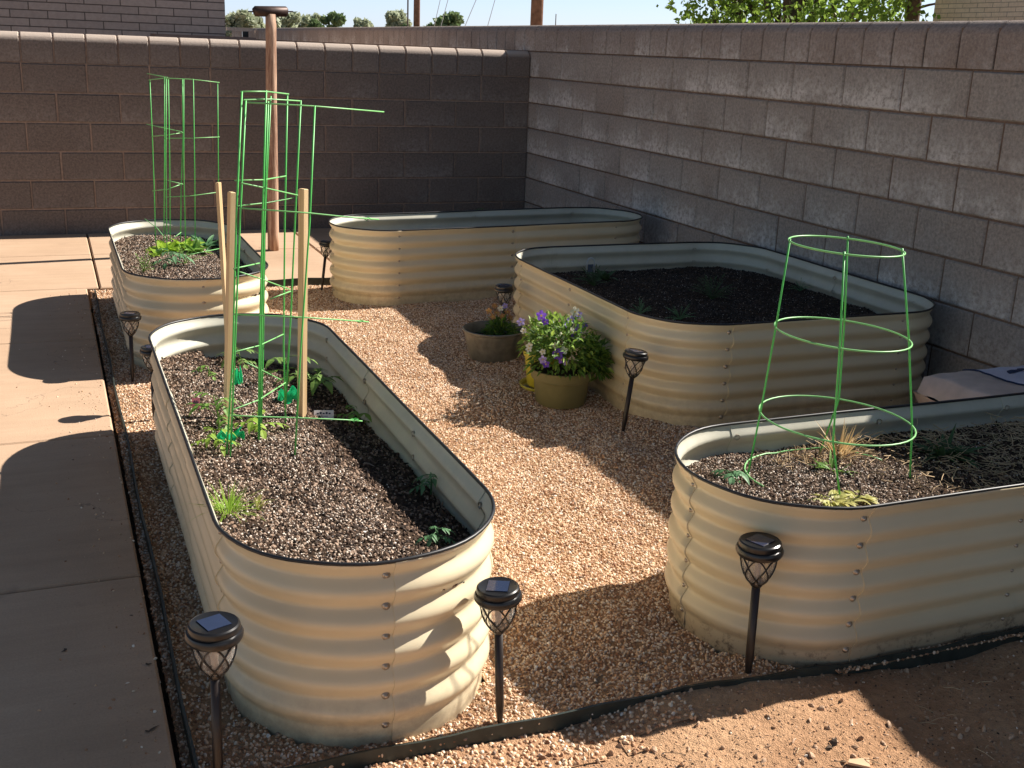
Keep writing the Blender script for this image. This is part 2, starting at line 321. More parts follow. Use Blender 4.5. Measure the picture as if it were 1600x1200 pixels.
# ------------------------------------------------------------------ scatter (uncountable gravel, soil crumbs)
def scatter(o, layers, seed=1, keep=True):
    ng = bpy.data.node_groups.new('scatter', 'GeometryNodeTree')
    ng.interface.new_socket('Geometry', in_out='INPUT', socket_type='NodeSocketGeometry')
    ng.interface.new_socket('Geometry', in_out='OUTPUT', socket_type='NodeSocketGeometry')
    N = ng.nodes; L = ng.links; gi = N.new('NodeGroupInput'); go = N.new('NodeGroupOutput'); jn = N.new('GeometryNodeJoinGeometry')
    if keep: L.new(gi.outputs[0], jn.inputs[0])
    def rv(lo, hi, s, vec=True):
        r = N.new('FunctionNodeRandomValue'); r.data_type = 'FLOAT_VECTOR' if vec else 'FLOAT'
        if vec: r.inputs[0].default_value = lo; r.inputs[1].default_value = hi; r.inputs['Seed'].default_value = s; return r.outputs[0]
        r.inputs[2].default_value = lo; r.inputs[3].default_value = hi; r.inputs['Seed'].default_value = s; return r.outputs[1]
    for i, lay in enumerate(layers):
        dens, lo, hi, mat, sub, smooth = lay[:6]
        dp = N.new('GeometryNodeDistributePointsOnFaces'); L.new(gi.outputs[0], dp.inputs['Mesh']); dp.inputs['Density'].default_value = dens; dp.inputs['Seed'].default_value = seed*17+i
        if len(lay) > 6:
            na = N.new('GeometryNodeInputNamedAttribute'); na.data_type = 'FLOAT'; na.inputs['Name'].default_value = lay[6]
            mu = N.new('ShaderNodeMath'); mu.operation = 'MULTIPLY'; mu.inputs[1].default_value = dens; L.new(na.outputs['Attribute'], mu.inputs[0]); L.new(mu.outputs[0], dp.inputs['Density'])
        ic = N.new('GeometryNodeMeshIcoSphere'); ic.inputs['Radius'].default_value = 1; ic.inputs['Subdivisions'].default_value = sub
        sp = N.new('GeometryNodeSetPosition'); L.new(ic.outputs[0], sp.inputs['Geometry'])
        nz = N.new('ShaderNodeTexNoise'); nz.inputs['Scale'].default_value = 1.3; nz.inputs['Detail'].default_value = 1
        vm = N.new('ShaderNodeVectorMath'); vm.operation = 'SUBTRACT'; L.new(nz.outputs['Color'], vm.inputs[0]); vm.inputs[1].default_value = (.5, .5, .5)
        v2 = N.new('ShaderNodeVectorMath'); v2.operation = 'SCALE'; L.new(vm.outputs[0], v2.inputs[0]); v2.inputs['Scale'].default_value = .9
        L.new(v2.outputs[0], sp.inputs['Offset'])
        sm = N.new('GeometryNodeSetShadeSmooth'); sm.inputs['Shade Smooth'].default_value = smooth; L.new(sp.outputs[0], sm.inputs['Geometry'])
        st = N.new('GeometryNodeSetMaterial'); st.inputs['Material'].default_value = mat; L.new(sm.outputs[0], st.inputs['Geometry'])
        io = N.new('GeometryNodeInstanceOnPoints'); L.new(dp.outputs['Points'], io.inputs['Points']); L.new(st.outputs[0], io.inputs['Instance'])
        L.new(rv((0,0,0), (6.28,6.28,6.28), seed*3+1+i), io.inputs['Rotation']); L.new(rv(lo, hi, seed*3+2+i), io.inputs['Scale'])
        sa = N.new('GeometryNodeStoreNamedAttribute'); sa.data_type = 'FLOAT'; sa.domain = 'INSTANCE'; sa.inputs['Name'].default_value = 'rnd'
        L.new(io.outputs[0], sa.inputs['Geometry']); L.new(rv(0, 1, seed*5+3+i, False), sa.inputs['Value'])
        L.new(sa.outputs[0], jn.inputs[0])
    L.new(jn.outputs[0], go.inputs[0])
    md = o.modifiers.new('scatter', 'NODES'); md.node_group = ng

def set_attr(o, name, fn):
    at = o.data.attributes.new(name, 'FLOAT', 'POINT'); at.data.foreach_set('value', [float(fn(*v.co)) for v in o.data.vertices])
def fbm(x, y, s=1., seed=0.): return noise.fractal(Vector((x*s+seed, y*s-seed, seed*.37)), 1.0, 2.0, 4)

# ------------------------------------------------------------------ walls
BH = .1942; BW = .4064
def block(mb, P, a0, a1, z0, z1, d, rnd):
    """one block face: P maps (along, depth, z); depth 0 = face, positive = into the wall"""
    c = .006; g1, g2 = random.uniform(.0035,.0065), random.uniform(.0035,.0065); a0 += g1; a1 -= g2; z0 += .0045; z1 -= .0045
    o = random.uniform(-.003, .002)
    vs = []; 
    ring = [(a0, z0), (a1, z0), (a1, z1), (a0, z1)]; ins = [(a0+c, z0+c), (a1-c, z0+c), (a1-c, z1-c), (a0+c, z1-c)]
    pts = [(x, .007, z) for x, z in ring] + [(x, o, z) for x, z in ins] + [(x, d, z) for x, z in ring]
    fs = [(4,5,6,7)] + [(i, (i+1) % 4, 4+(i+1) % 4, 4+i) for i in range(4)] + [(i, 8+i, 8+(i+1) % 4, (i+1) % 4) for i in range(4)]
    n = len(mb.v)
    for i, (a, dd, z) in enumerate(pts):
        mb.v.append(tuple(P(a, dd, z))); mb.a.append((rnd, (a-a0)/(a1-a0), (z-z0)/(z1-z0), 1))
    for f in fs: mb.f.append(tuple(n+i for i in f)); mb.m.append(mb.mi)

def capblock(mb, P, a0, a1, z0, z1, T, rnd, rr=.054):
    a0 += .0045; a1 -= .0045; z0 += .004
    prof = [(0, z0), (0, z1-rr)] + [(rr-rr*math.cos(t)**1.35, z1-rr+rr*math.sin(t)**1.35) for t in (R(15), R(30), R(45), R(60), R(75), R(90))]
    prof += [(T-d, z) for d, z in reversed(prof)]
    k = len(prof); n = len(mb.v); c = .005
    off = random.uniform(-.0015, .0015)
    for a, e in ((a0, c), (a0+c, 0), (a1-c, 0), (a1, c)):
        for d, z in prof:
            dd = d + (e if d < T/2 else -e); zz = z - (e if z > z0+.01 else 0)
            mb.v.append(tuple(P(a, dd+off, zz))); mb.a.append((rnd, (a-a0)/(a1-a0), (z-z0)/(z1-z0), 1))
    for s in range(3):
        for i in range(k-1): mb.f.append((n+s*k+i, n+s*k+i+1, n+(s+1)*k+i+1, n+(s+1)*k+i)); mb.m.append(mb.mi)
    mb.f.append(tuple(n+i for i in range(k))); mb.m.append(mb.mi); mb.f.append(tuple(n+3*k+i for i in reversed(range(k)))); mb.m.append(mb.mi)

def cmu_wall(name, P, a0, a1, rows, phase, capphase, T, mb_mat, cap_mat, mortar, label, zbot=0.):
    root = empty(name, P((a0+a1)/2, T/2, 0), label, 'wall')
    mb = MB(); inv = Vector(root.location)
    Q = lambda a, d, z: Vector(P(a, d, z)) - inv
    for r in range(1, rows+1):
        z1 = (rows-r)*BH + zbot; z0 = z1-BH; ph = phase(r)*BW
        if z0 < -.3: break
        k = math.floor((a0-ph)/BW)
        while ph+k*BW < a1:
            s, e = max(a0, ph+k*BW), min(a1, ph+(k+1)*BW)
            if e-s > .03: block(mb, Q, s, e, z0, z1, .06, random.random())
            k += 1
    mb.build('block_courses', mb_mat, root, attr='blk')
    mc = MB(); k = math.floor((a0-capphase)/(BW/2))
    while capphase+k*BW/2 < a1:
        s, e = max(a0, capphase+k*BW/2), min(a1, capphase+(k+1)*BW/2)
        if e-s > .03: capblock(mc, Q, s, e, (rows-1)*BH+zbot, rows*BH+zbot, T, random.random())
        k += 1
    o = mc.build('bullnose_cap', cap_mat, root, smooth=True, attr='blk'); sharp(o, 40)
    mm = MB()
    p = [Q(a, d, z) for z in (zbot-.4, (rows-1)*BH+zbot) for a, d in ((a0, .0085), (a1, .0085), (a1, T-.003), (a0, T-.003))]
    fs = [(0,3,2,1),(4,5,6,7),(0,1,5,4),(1,2,6,5),(2,3,7,6),(3,0,4,7)]
    mm.add(p, fs)
    p = [Q(a, d, z) for z in ((rows-1)*BH+zbot, rows*BH+zbot-.03) for a, d in ((a0+.002, .012), (a1-.002, .012), (a1-.002, T-.012), (a0+.002, T-.012))]
    mm.add(p, fs)
    mm.build('mortar', mortar, root)
    return root

PA = lambda a, d, z: Vector((a, d, z))           # back wall, along +x, faces -y
PB = lambda a, d, z: Vector((d, -a, z))          # side wall, along -y, faces -x
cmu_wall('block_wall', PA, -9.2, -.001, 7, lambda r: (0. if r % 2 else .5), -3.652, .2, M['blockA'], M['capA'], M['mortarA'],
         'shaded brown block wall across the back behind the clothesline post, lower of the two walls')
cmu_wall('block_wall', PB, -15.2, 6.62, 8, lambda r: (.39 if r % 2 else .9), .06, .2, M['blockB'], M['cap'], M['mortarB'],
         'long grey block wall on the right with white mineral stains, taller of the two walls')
cmu_wall('block_wall', PB, 6.622, 10., 9, lambda r: (.39 if r % 2 else .9), .06, .2, M['blockB'], M['cap'], M['mortarB'],  # extra unseen course added to cast the stepped shadow on the dirt
         'unseen end of the right block wall, extra course added to cast a shadow step')

# ------------------------------------------------------------------ ground
def grid(name, x0, x1, y0, y1, st, zf, keep, mat, kind, label=None, cat=None, parent=None):
    nx = max(1, int(round((x1-x0)/st))); ny = max(1, int(round((y1-y0)/st))); mb = MB(); idx = {}
    for j in range(ny+1):
        for i in range(nx+1):
            x = x0+(x1-x0)*i/nx; y = y0+(y1-y0)*j/ny; mb.v.append((x, y, zf(x, y)))
    mb.a = [(0,0,0,0)]*len(mb.v)
    for j in range(ny):
        for i in range(nx):
            if keep and not keep(x0+(x1-x0)*(i+.5)/nx, y0+(y1-y0)*(j+.5)/ny): continue
            a = j*(nx+1)+i; mb.f.append((a, a+1, a+nx+2, a+nx+1)); mb.m.append(0)
    o = mb.build(name, mat, parent, smooth=True); tag(o, label, cat, None, kind); return o

gm = MB()
gm.add([(-400,-400,-.12),(400,-400,-.12),(400,400,-.12),(-400,400,-.12)], [(0,1,2,3)])
tag(gm.build('ground', M['far_ground']), kind='structure')

BEDS = {  # cx, cy, half length x, half length y, rotation, corner radius, soil height
 'near': (-2.965, -5.343, .302, 1.065, 0, .30, .305),
 'back_left': (-2.968, -2.80, .308, .825, 0, .30, .325),
 'back': (-1.12, -2.165, .995, .30, R(5.2), .30, .20),
 'wide': (-.765, -4.00, .712, .85, 0, .30, .275),
 'right': (-1.12, -6.165, 1.03, .30, 0, .30, .325)}
def sdf(b, x, y, off=0):
    cx, cy, hx, hy, ro, r, _ = b; dx, dy = x-cx, y-cy; c, s = math.cos(ro), math.sin(ro); px, py = c*dx+s*dy, -s*dx+c*dy
    qx, qy = abs(px)-(hx-r), abs(py)-(hy-r); return math.hypot(max(qx, 0), max(qy, 0)) + min(max(qx, qy), 0) - r
def in_bed(x, y, m=-.03): return any(sdf(b, x, y) < m for b in BEDS.values())
EDY = lambda x: -6.435 - .012*math.sin(x*2.1) + (.02*(x+3.35) if x < -2.2 else .023) - .055*max(0, min(1, (x+2.3)/.6))
GX0 = -3.376
def gz(x, y):
    z = .016*fbm(x, y, 1.6, 3) + .016*fbm(x, y, 4.2, 5) + .004*fbm(x, y, 11, 8)
    e = min(1, max(.15, (y+6.46)/.15)); return z*e - .008
gb = grid('gravel', GX0, -.01, -6.52, -1.86, .045, gz, lambda x, y: not in_bed(x, y) and y > EDY(x)+.004, M['gravel_base'], 'stuff',
          'tan pink pea gravel spread between the raised beds', 'gravel')
set_attr(gb, 'cov', lambda x, y, z: min(1., max(.35, .9 + .55*fbm(x, y, 2.6, 12))))
scatter(gb, [(22000, (.0020,.0022,.0018), (.0054,.0047,.0040), M['pebble'], 2, True, 'cov'), (700, (.0045,.0045,.0035), (.0085,.0075,.006), M['pebble'], 2, True), (2600, (.001,.001,.001), (.003,.0026,.002), M['clod'], 1, False)], 2)

def dz(x, y):
    t = min(1, max(0, (-y-6.42)/.5))
    nb_ = .030*math.exp(-((x+2.2)/.42)**2)*math.exp(-max(0, -y-6.42)/.12)
    return -.034 + nb_ - .012*t + .012*fbm(x, y, 2.2, 9) + .008*fbm(x, y, 9, 2) + .004*fbm(x, y, 30, 6)
dg = grid('dirt_ground', -3.42, 1.2, -8.2, -6.38, .03, dz, lambda x, y: y < EDY(x)+.03, M['dirt'], 'structure')
scatter(dg, [(500, (.0015,.0015,.001), (.005,.004,.003), M['pebble'], 1, False), (2600, (.001,.001,.001), (.004,.0035,.003), M['clod'], 1, False), (420, (.003,.003,.002), (.012,.010,.006), M['clod'], 2, False), (900, (.001,.001,.0008), (.004,.004,.003), M['bark'], 1, False)], 4)
sg = grid('spilled_gravel', -3.34, -2.3, -6.75, -6.42, .05, lambda x, y: dz(x, y)+.003, lambda x, y: y < EDY(x)-.01 and (x < -2.75 or y > -6.52 - .1*(-2.3-x) + .04*fbm(x, y, 8, 1)), M['dirt'], 'stuff',
          'loose pea gravel spilled on the dirt outside the front edging', 'gravel')
scatter(sg, [(9000, (.0028,.003,.0026), (.0068,.006,.005), M['pebble'], 2, True)], 6)

# patio slabs
def slabs():
    mb = MB()
    def slab(x0, x1, y0, y1, z=.022):
        g = .005; x0 += g; x1 -= g; y0 += g; y1 -= g; c = .006
        mb.add([(x0,y0,-.1),(x1,y0,-.1),(x1,y1,-.1),(x0,y1,-.1),(x0,y0,z-c),(x1,y0,z-c),(x1,y1,z-c),(x0,y1,z-c),(x0+c,y0+c,z),(x1-c,y0+c,z),(x1-c,y1-c,z),(x0+c,y1-c,z)],
               [(0,1,5,4),(1,2,6,5),(2,3,7,6),(3,0,4,7),(4,5,9,8),(5,6,10,9),(6,7,11,10),(7,4,8,11),(8,9,10,11)])
    ys = [-.004, -.83, -1.86]
    xs = [(-9,-6.2),(-6.2,-4.75),(-4.75,-3.325),(-3.325,-1.9),(-1.9,-.01)]
    for a, b in xs:
        for i in range(2): slab(a, b, ys[i+1], ys[i])
    for y0, y1 in ((-3.0,-1.86),(-4.38,-3.0),(-5.52,-4.38),(-6.9,-5.52),(-8.6,-6.9)):
        for a, b in ((-9,-6.3),(-6.3,-4.8),(-4.8,-3.385)): slab(a, b, y0, y1)
    return mb.build('patio_slab', M['concrete'])
tag(slabs(), kind='structure')

gr_ = grid('grit', -3.72, -3.39, -6.9, -1.9, .1, lambda x, y: .0225, None, M['concrete'], 'stuff', 'stray pebbles and grit on the patio slabs beside the edging', 'grit')
set_attr(gr_, 'cov', lambda x, y, z: max(0., (x+3.72)/.33)**3*max(.1, .6+fbm(x, y, 3, 4)))
scatter(gr_, [(700, (.002,.002,.0015), (.0048,.004,.0035), M['pebble'], 2, True, 'cov'), (3500, (.0006,.0006,.0005), (.0018,.0015,.001), M['clod'], 1, False, 'cov')], 9, False)
# edging strips
def strip(name, pts, z0, z1, th, label):
    mb = MB(); n = len(pts)
    for i, (x, y) in enumerate(pts):
        a = Vector(pts[min(i+1, n-1)])-Vector(pts[max(i-1, 0)]); a.normalize(); nx, ny = -a.y*th/2, a.x*th/2
        w = .003*math.sin(i*1.7)
        mb.v += [(x-nx, y-ny, z0), (x+nx, y+ny, z0), (x+nx, y+ny, z1+w), (x-nx, y-ny, z1+w)]
    mb.a = [(0,0,0,0)]*len(mb.v)
    for i in range(n-1):
        for k in range(4): mb.f.append((4*i+k, 4*i+(k+1) % 4, 4*i+4+(k+1) % 4, 4*i+4+k)); mb.m.append(0)
    mb.f += [(0,1,2,3), (4*n-4, 4*n-1, 4*n-2, 4*n-3)]; mb.m += [0, 0]
    return tag(mb.build(name, M['edging']), label, 'edging')
fx = [(-3.352, -1.9-.09*i) for i in range(51)]
strip('garden_edging', [(x+.003*math.sin(i*.5), y) for i, (x, y) in enumerate(fx)], -.1, .024, .006, 'dark green metal edging strip between the patio and the gravel on the left')
strip('garden_edging', [(-3.34+.07*i, EDY(-3.34+.07*i)+.004*fbm(i*.3,0,1,2)) for i in range(57)], -.12, .006, .006, 'dark green metal edging strip along the front of the gravel by the dirt')
strip('garden_edging', [(-2.66+.1*i, -1.872) for i in range(10)], -.1, .03, .009, 'short dark edging strip between the back patio and the gravel')

# ------------------------------------------------------------------ raised beds
def outline(hx, hy, r, off=0., n=14):
    hx -= off; hy -= off; r = max(.01, r-off); P = []; S = []
    cs = [(hx-r, hy-r, 0), (-(hx-r), hy-r, 90), (-(hx-r), -(hy-r), 180), (hx-r, -(hy-r), 270)]
    for k, (cx, cy, a0) in enumerate(cs):
        for i in range(n+1):
            a = R(a0+90*i/n); P.append((cx+r*math.cos(a), cy+r*math.sin(a), math.cos(a), math.sin(a)))
            if i in (0, n): S.append(len(P)-1)
        nx_, ny_, _ = cs[(k+1) % 4]; x, y = P[-1][:2]; aa = R(a0+90); L = abs(nx_-cx)+abs(ny_-cy)
        if L > .02:
            m = max(1, int(round(L/.56))); q = m*4
            for i in range(1, q):
                P.append((x+(nx_-cx)*i/q, y+(ny_-cy)*i/q, math.cos(aa), math.sin(aa)))
                if i % 4 == 0: S.append(len(P)-1)
        elif S: S.pop(); 
    return P, S
RIM = .407; WV = .0675
def wave(z):
    t = (RIM-z)/WV; c = abs(math.cos(math.pi*t)); return .017*(.5*c + .5*c*c)*(1 if z > .034 else max(0., (z-.012)/.022)*.25)
screw_mb = MB(); screw_mb.lathe([(.0001, .0062), (.003, .0058), (.0052, .0035), (.006, .0012), (.0085, .0011), (.0085, -.004)], 10); screw_me = None
def raised_bed(key, label, mat, soil_layers, mound=None):
    global screw_me
    cx, cy, hx, hy, ro, r, sz = BEDS[key]
    root = empty('raised_garden_bed', (cx, cy, 0), label, 'garden bed', 'cream corrugated steel raised beds', ro)
    P, S = outline(hx, hy, r, .017)
    nz = 78; zs = [-.03+(RIM+.03)*i/nz for i in range(nz+1)]
    mb = MB(); n = len(P); ring = []
    par = 0; cols = []
    for i in range(n):
        cols.append((P[i], par))
        if i in S: par = 1-par; cols.append((P[i], par))
    for (x, y, nx, ny), pr in cols:
        for z in zs:
            d = wave(z) + .0028*pr + .0012*math.sin(z*37+x*9)*math.sin(x*3+y*5); mb.v.append((x+nx*d, y+ny*d, z)); mb.a.append((0,0,0,0))
    m = len(cols); h = nz+1
    for i in range(m):
        j = (i+1) % m
        for k in range(nz): mb.f.append((i*h+k, j*h+k, j*h+k+1, i*h+k+1)); mb.m.append(0)
    o = mb.build('corrugated_panel', mat, root, smooth=True); o.data.materials.append(M['steel_in'])
    sharp(o, 60)
    md = o.modifiers.new('sheet', 'SOLIDIFY'); md.thickness = .0011; md.offset = -1; md.material_offset = 1; md.material_offset_rim = 0
    Pt, _ = outline(hx, hy, r, .0)
    t = MB(); t.tube([(x, y, RIM+.0015+.0008*math.sin(i*.9)) for i, (x, y, _, _) in enumerate(Pt)], .0042, 8, closed=True); t.build('rim_trim', M['rubber'], root, smooth=True)
    # screws down each seam, in the valleys
    for i in S:
        x, y, nx, ny = P[i]
        tx, ty = -ny, nx
        for k in range(6):
            z = RIM-(k+.5)*WV
            if screw_me is None:
                so_ = screw_mb.build('screw', M['bolt'], root, smooth=True); screw_me = so_.data
            else:
                so_ = bpy.data.objects.new('screw', screw_me); COL.objects.link(so_); so_.parent = root
            so_.location = (x+nx*.0022-tx*.014, y+ny*.0022-ty*.014, z)
            so_.rotation_euler = Vector((nx, ny, 0)).to_track_quat('Z', 'Y').to_euler()
    # soil
    st = .018; ox, oy, orr = hx-.013, hy-.013, r-.013
    def sd(px, py):
        qx, qy = abs(px)-(ox-orr), abs(py)-(oy-orr); return math.hypot(max(qx, 0), max(qy, 0))+min(max(qx, qy), 0)-orr
    sb = MB(); nx_ = int(2*ox/st)+3; ny_ = int(2*oy/st)+3; ins = []
    for j in range(ny_+1):
        for i in range(nx_+1):
            px = -ox-st+i*(2*ox+2*st)/nx_; py = -oy-st+j*(2*oy+2*st)/ny_; d = sd(px, py); ins.append(d < 0)
            if d > 0:
                for _ in range(3):
                    e = 1e-4; gx = (sd(px+e, py)-sd(px-e, py))/(2*e); gy = (sd(px, py+e)-sd(px, py-e))/(2*e); d = sd(px, py); px -= gx*d; py -= gy*d
            z = soil_z(key, px, py)
            sb.v.append((px, py, z)); sb.a.append((0,0,0,0))
    for j in range(ny_):
        for i in range(nx_):
            q = [j*(nx_+1)+i, j*(nx_+1)+i+1, (j+1)*(nx_+1)+i+1, (j+1)*(nx_+1)+i]
            if any(ins[k] for k in q): sb.f.append(tuple(q)); sb.m.append(0)
    so2 = sb.build('soil', M['soil_base'], root, smooth=True); so2['kind'] = 'stuff'
    set_attr(so2, 'dry', lambda x, y, z: (max(.05, min(1, (.13-x+.05*fbm(x, y, 5, 3))/.06))*(.25+.75*min(1, max(0, (.86-y+abs(x)*.2)/.25))) if key == 'near' else (max(.12, min(1, (-.30-x+.10*fbm(x, y, 4, 3))/.2)) if key == 'right' else 1.))*min(1, max(.35, .85+.7*fbm(x, y, 7, 9))))  # thinner perlite paints rim shade in near bed; right bed just thins rightward
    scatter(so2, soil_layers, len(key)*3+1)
    return root

def soil_z(key, px, py):
    """soil height in the bed's own coordinates"""
    sz = BEDS[key][6]; seed = len(key)
    z = sz + .010*fbm(px, py, 4, seed) + .006*fbm(px, py, 14, seed+2)
    if key == 'near':
        z += .022*max(-1, min(1, (-py)/.9)); z -= .030*max(0, (py-.7)/.3)*(1 if px > -.1 else .2)
        z += .022*math.exp(-((px+.28)/.12)**2) - .05*max(0, (px-.02)/.25)
    if key == 'right': z += .022*math.exp(-((px+.62)/.28)**2-((py)/.2)**2) - .02*max(0, -py/.3)**3*0
    if key == 'back_left': z -= .02*max(0, (px-.05)/.25)
    return z
def soil_at(wx, wy, key):
    cx, cy, hx, hy, ro, r, sz = BEDS[key]; dx, dy = wx-cx, wy-cy; c, s = math.cos(ro), math.sin(ro)
    return soil_z(key, c*dx+s*dy, -s*dx+c*dy)

light_soil = [(10500, (.002,.0018,.0014), (.009,.0065,.004), M['bark'], 1, False), (15000, (.0012,.0012,.001), (.0050,.0042,.0032), M['perlite'], 1, False, 'dry'), (420, (.008,.002,.0015), (.018,.005,.0035), M['bark'], 1, False)]  # 'dry' is the perlite mask with the rim shade painted in
dark_soil = [(9000, (.002,.0016,.0012), (.008,.006,.004), M['bark_dark'], 1, False), (900, (.001,.001,.001), (.0035,.003,.0026), M['perlite'], 1, False)]
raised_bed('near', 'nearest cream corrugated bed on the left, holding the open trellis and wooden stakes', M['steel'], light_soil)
raised_bed('back_left', 'cream corrugated bed at the back left beside the patio, with leafy greens growing in it', M['steel'], light_soil)
raised_bed('back', 'long cream corrugated bed standing nearly empty along the back block wall', M['steel'], dark_soil)
raised_bed('wide', 'wide cream corrugated bed of dark soil in the middle, beside the right block wall', M['steel'], dark_soil)
raised_bed('right', 'cream corrugated bed at the right front with a round green tomato cage in it', M['steel_mud'],
           [(11000, (.0018,.0016,.0012), (.007,.0055,.0035), M['bark'], 1, False), (15000, (.0012,.0012,.001), (.0048,.004,.0030), M['perlite'], 1, False, 'dry'), (420, (.008,.002,.0015), (.018,.005,.0035), M['bark'], 1, False)])  # here 'dry' only thins the perlite towards the right

# ------------------------------------------------------------------ solar path lamps
def make_lamp(loc):
    root = empty('solar_path_light', loc)
    s = MB(); s.tube([(0,0,-.06),(0,0,.0),(0,0,.03),(0,0,.205)], [.002,.0065,.0088,.0088], 12); s.build('stake', M['stake_black'], root, smooth=True)
    g = MB(); prof = [(.012,.203),(.019,.212),(.027,.226),(.0325,.243),(.0355,.262),(.0365,.272)]
    g.lathe(prof, 28); g.lathe([(a-.001, b) for a, b in reversed(prof)], 28); g.build('lens', M['lens'], root, smooth=True)
    bl = MB(); bl.lathe([(.001,.212),(.006,.214),(.007,.23),(.007,.268)], 10); bl.build('light_bulb', M['bulb'], root, smooth=True)
    l = MB()
    def pr(t):
        t *= len(prof)-1; i = min(int(t), len(prof)-2); f = t-i; return (prof[i][0]*(1-f)+prof[i+1][0]*f+.0012, prof[i][1]*(1-f)+prof[i+1][1]*f)
    for k in range(6):
        for sg in (1, -1):
            pts = []
            for i in range(13):
                t = i/12; r, z = pr(t); a = 2*math.pi*k/6+sg*t*math.pi*2/6*1.5; pts.append((r*math.cos(a), r*math.sin(a), z))
            l.tube(pts, .0018, 5)
    l.lathe([(.009,.196),(.0125,.2),(.0145,.208),(.0135,.214)], 16)
    l.build('lattice', M['lamp_black'], root, smooth=True)
    c = MB(); c.lathe([(.001,.268),(.036,.268),(.0445,.270),(.0475,.275),(.048,.281),(.0455,.286),(.0425,.287),(.0425,.289),(.0435,.293),(.042,.298),(.039,.3000),(.0375,.2990),(.001,.299)], 40)
    co = c.build('cap', M['lamp_black'], root, smooth=True); sharp(co, 38)
    p = MB(); p.box((-.021,-.021,.2992), (.021,.021,.3006)); p.build('solar_panel', M['solar'], co)
    return root
def copy_tree(o, parent=None):
    c = o.copy(); COL.objects.link(c)
    if parent: c.parent = parent
    for ch in list(o.children): copy_tree(ch, c)
    return c
LAMPS = [  # base px, cap px, label
 ((341,1216),(334,962),'black solar light standing at the left front corner of the nearest bed'),
 ((781,1121),(778,912),'black solar light in the sunlit gravel at the right front of the nearest bed'),
 ((207,591),(203,487),'black solar light in front of the back left bed beside the patio edging'),
 ((974,670),(995,546),'black solar light at the front corner of the wide bed, right of the pots'),
 ((1169,1049),(1189,836),'black solar light before the right front bed, shadowed gravel at its foot'),
 ((241,650),(237,551),'black solar light half hidden behind the far left corner of the nearest bed'),
 ((503,450),(511,376),'black solar light in shade at the left end of the long back bed'),
 ((786,540),(788,444),'black solar light standing behind the tin tub at the wide bed')]
lamp0 = None
for (bx, by), (tx, ty), lab in LAMPS:
    b = U(bx, by, Z=0); t = U(tx, ty, Y=b.y); ax = (t-b).normalized()
    if bx == 341: b = U(bx, by, Z=0); 
    o = make_lamp(b) if lamp0 is None else copy_tree(lamp0)
    lamp0 = lamp0 or o; o.location = b
    o.rotation_mode = 'QUATERNION'; o.rotation_quaternion = ax.to_track_quat('Z', 'Y') @ Matrix.Rotation(random.uniform(0, 6), 3, 'Z').to_quaternion()
    k = (t-b).length/.305; k = min(1.12, max(.9, k)); o.scale = (k, k, k)
    tag(o, lab, 'solar light', 'black solar lights around the beds')

# ------------------------------------------------------------------ clothesline post, stakes
pb = U(427, 391, Z=.022); pt = U(423, 22, Y=pb.y)
root = empty('clothesline_post', pb, 'weathered wooden T shaped clothesline post standing on the back patio', 'post')
ptl = pt-pb
pm = MB(); pm.tube([ptl*t + Vector((.0015*math.sin(t*7), 0, 0)) for t in [i/14 for i in range(15)]], [.037+.0007*math.sin(i*1.9)-.0002*i for i in range(15)], 14); pm.build('pole', M['post'], root, smooth=True)
pm = MB(); pm.tube([ptl+Vector((-.112,-.02,-.004+.012)), ptl+Vector((-.1,-.02,.012)), ptl+Vector((.1,.02,.02)), ptl+Vector((.112,.02,.02))], [.02,.032,.032,.02], 12); cr = pm.build('crossbar', M['pipe'], root, smooth=True)
pm = MB(); pm.tube([ptl+Vector((-.145,-.025,.008)), ptl+Vector((.145,.025,.022))], .004, 6); pm.build('hook_rod', M['pipe'], root)

def stake(bp, tp, wd, label, key='near'):
    b = U(*bp, Z=.33); t = U(*tp, Y=b.y+.01); L = (t-b).length; ax = (t-b).normalized()
    o = MB(); h = wd/2; c = .0015
    o.add([(-h,-h*.7,-.12),(h,-h*.7,-.12),(h,h*.7,-.12),(-h,h*.7,-.12),(-h,-h*.7,L-c),(h,-h*.7,L-c),(h,h*.7,L-c),(-h,h*.7,L-c),(-h+c,-h*.7+c,L),(h-c,-h*.7+c,L),(h-c,h*.7-c,L),(-h+c,h*.7-c,L)],
          [(0,3,2,1),(0,1,5,4),(1,2,6,5),(2,3,7,6),(3,0,4,7),(4,5,9,8),(5,6,10,9),(6,7,11,10),(7,4,8,11),(8,9,10,11)])
    ob = o.build('wooden_stake', M['pine']); ob.location = b; ob.rotation_mode = 'QUATERNION'; ob.rotation_quaternion = ax.to_track_quat('Z', 'Y')
    tag(ob, label, 'stake', 'wooden stakes in the nearest bed'); return ob
stake((358,560), (341,285), .017, 'leftmost wooden stake in the nearest bed, tilted, behind the upright one')
stake((355,650), (362,300), .021, 'upright wooden stake left of the wire trellis in the nearest bed')
stake((472,628), (474,295), .0235, 'thick upright wooden stake right of the wire trellis in the nearest bed')

# ------------------------------------------------------------------ wire trellis and cages
def wire_obj(name, lines, mat, root, rad):
    mb = MB()
    for l in lines: mb.tube(l, rad, 6)
    return mb.build(name, mat, root, smooth=True)
def W(pts): # (px,py,Y) list
    return [U(x, y, Y=Y) for x, y, Y in pts]
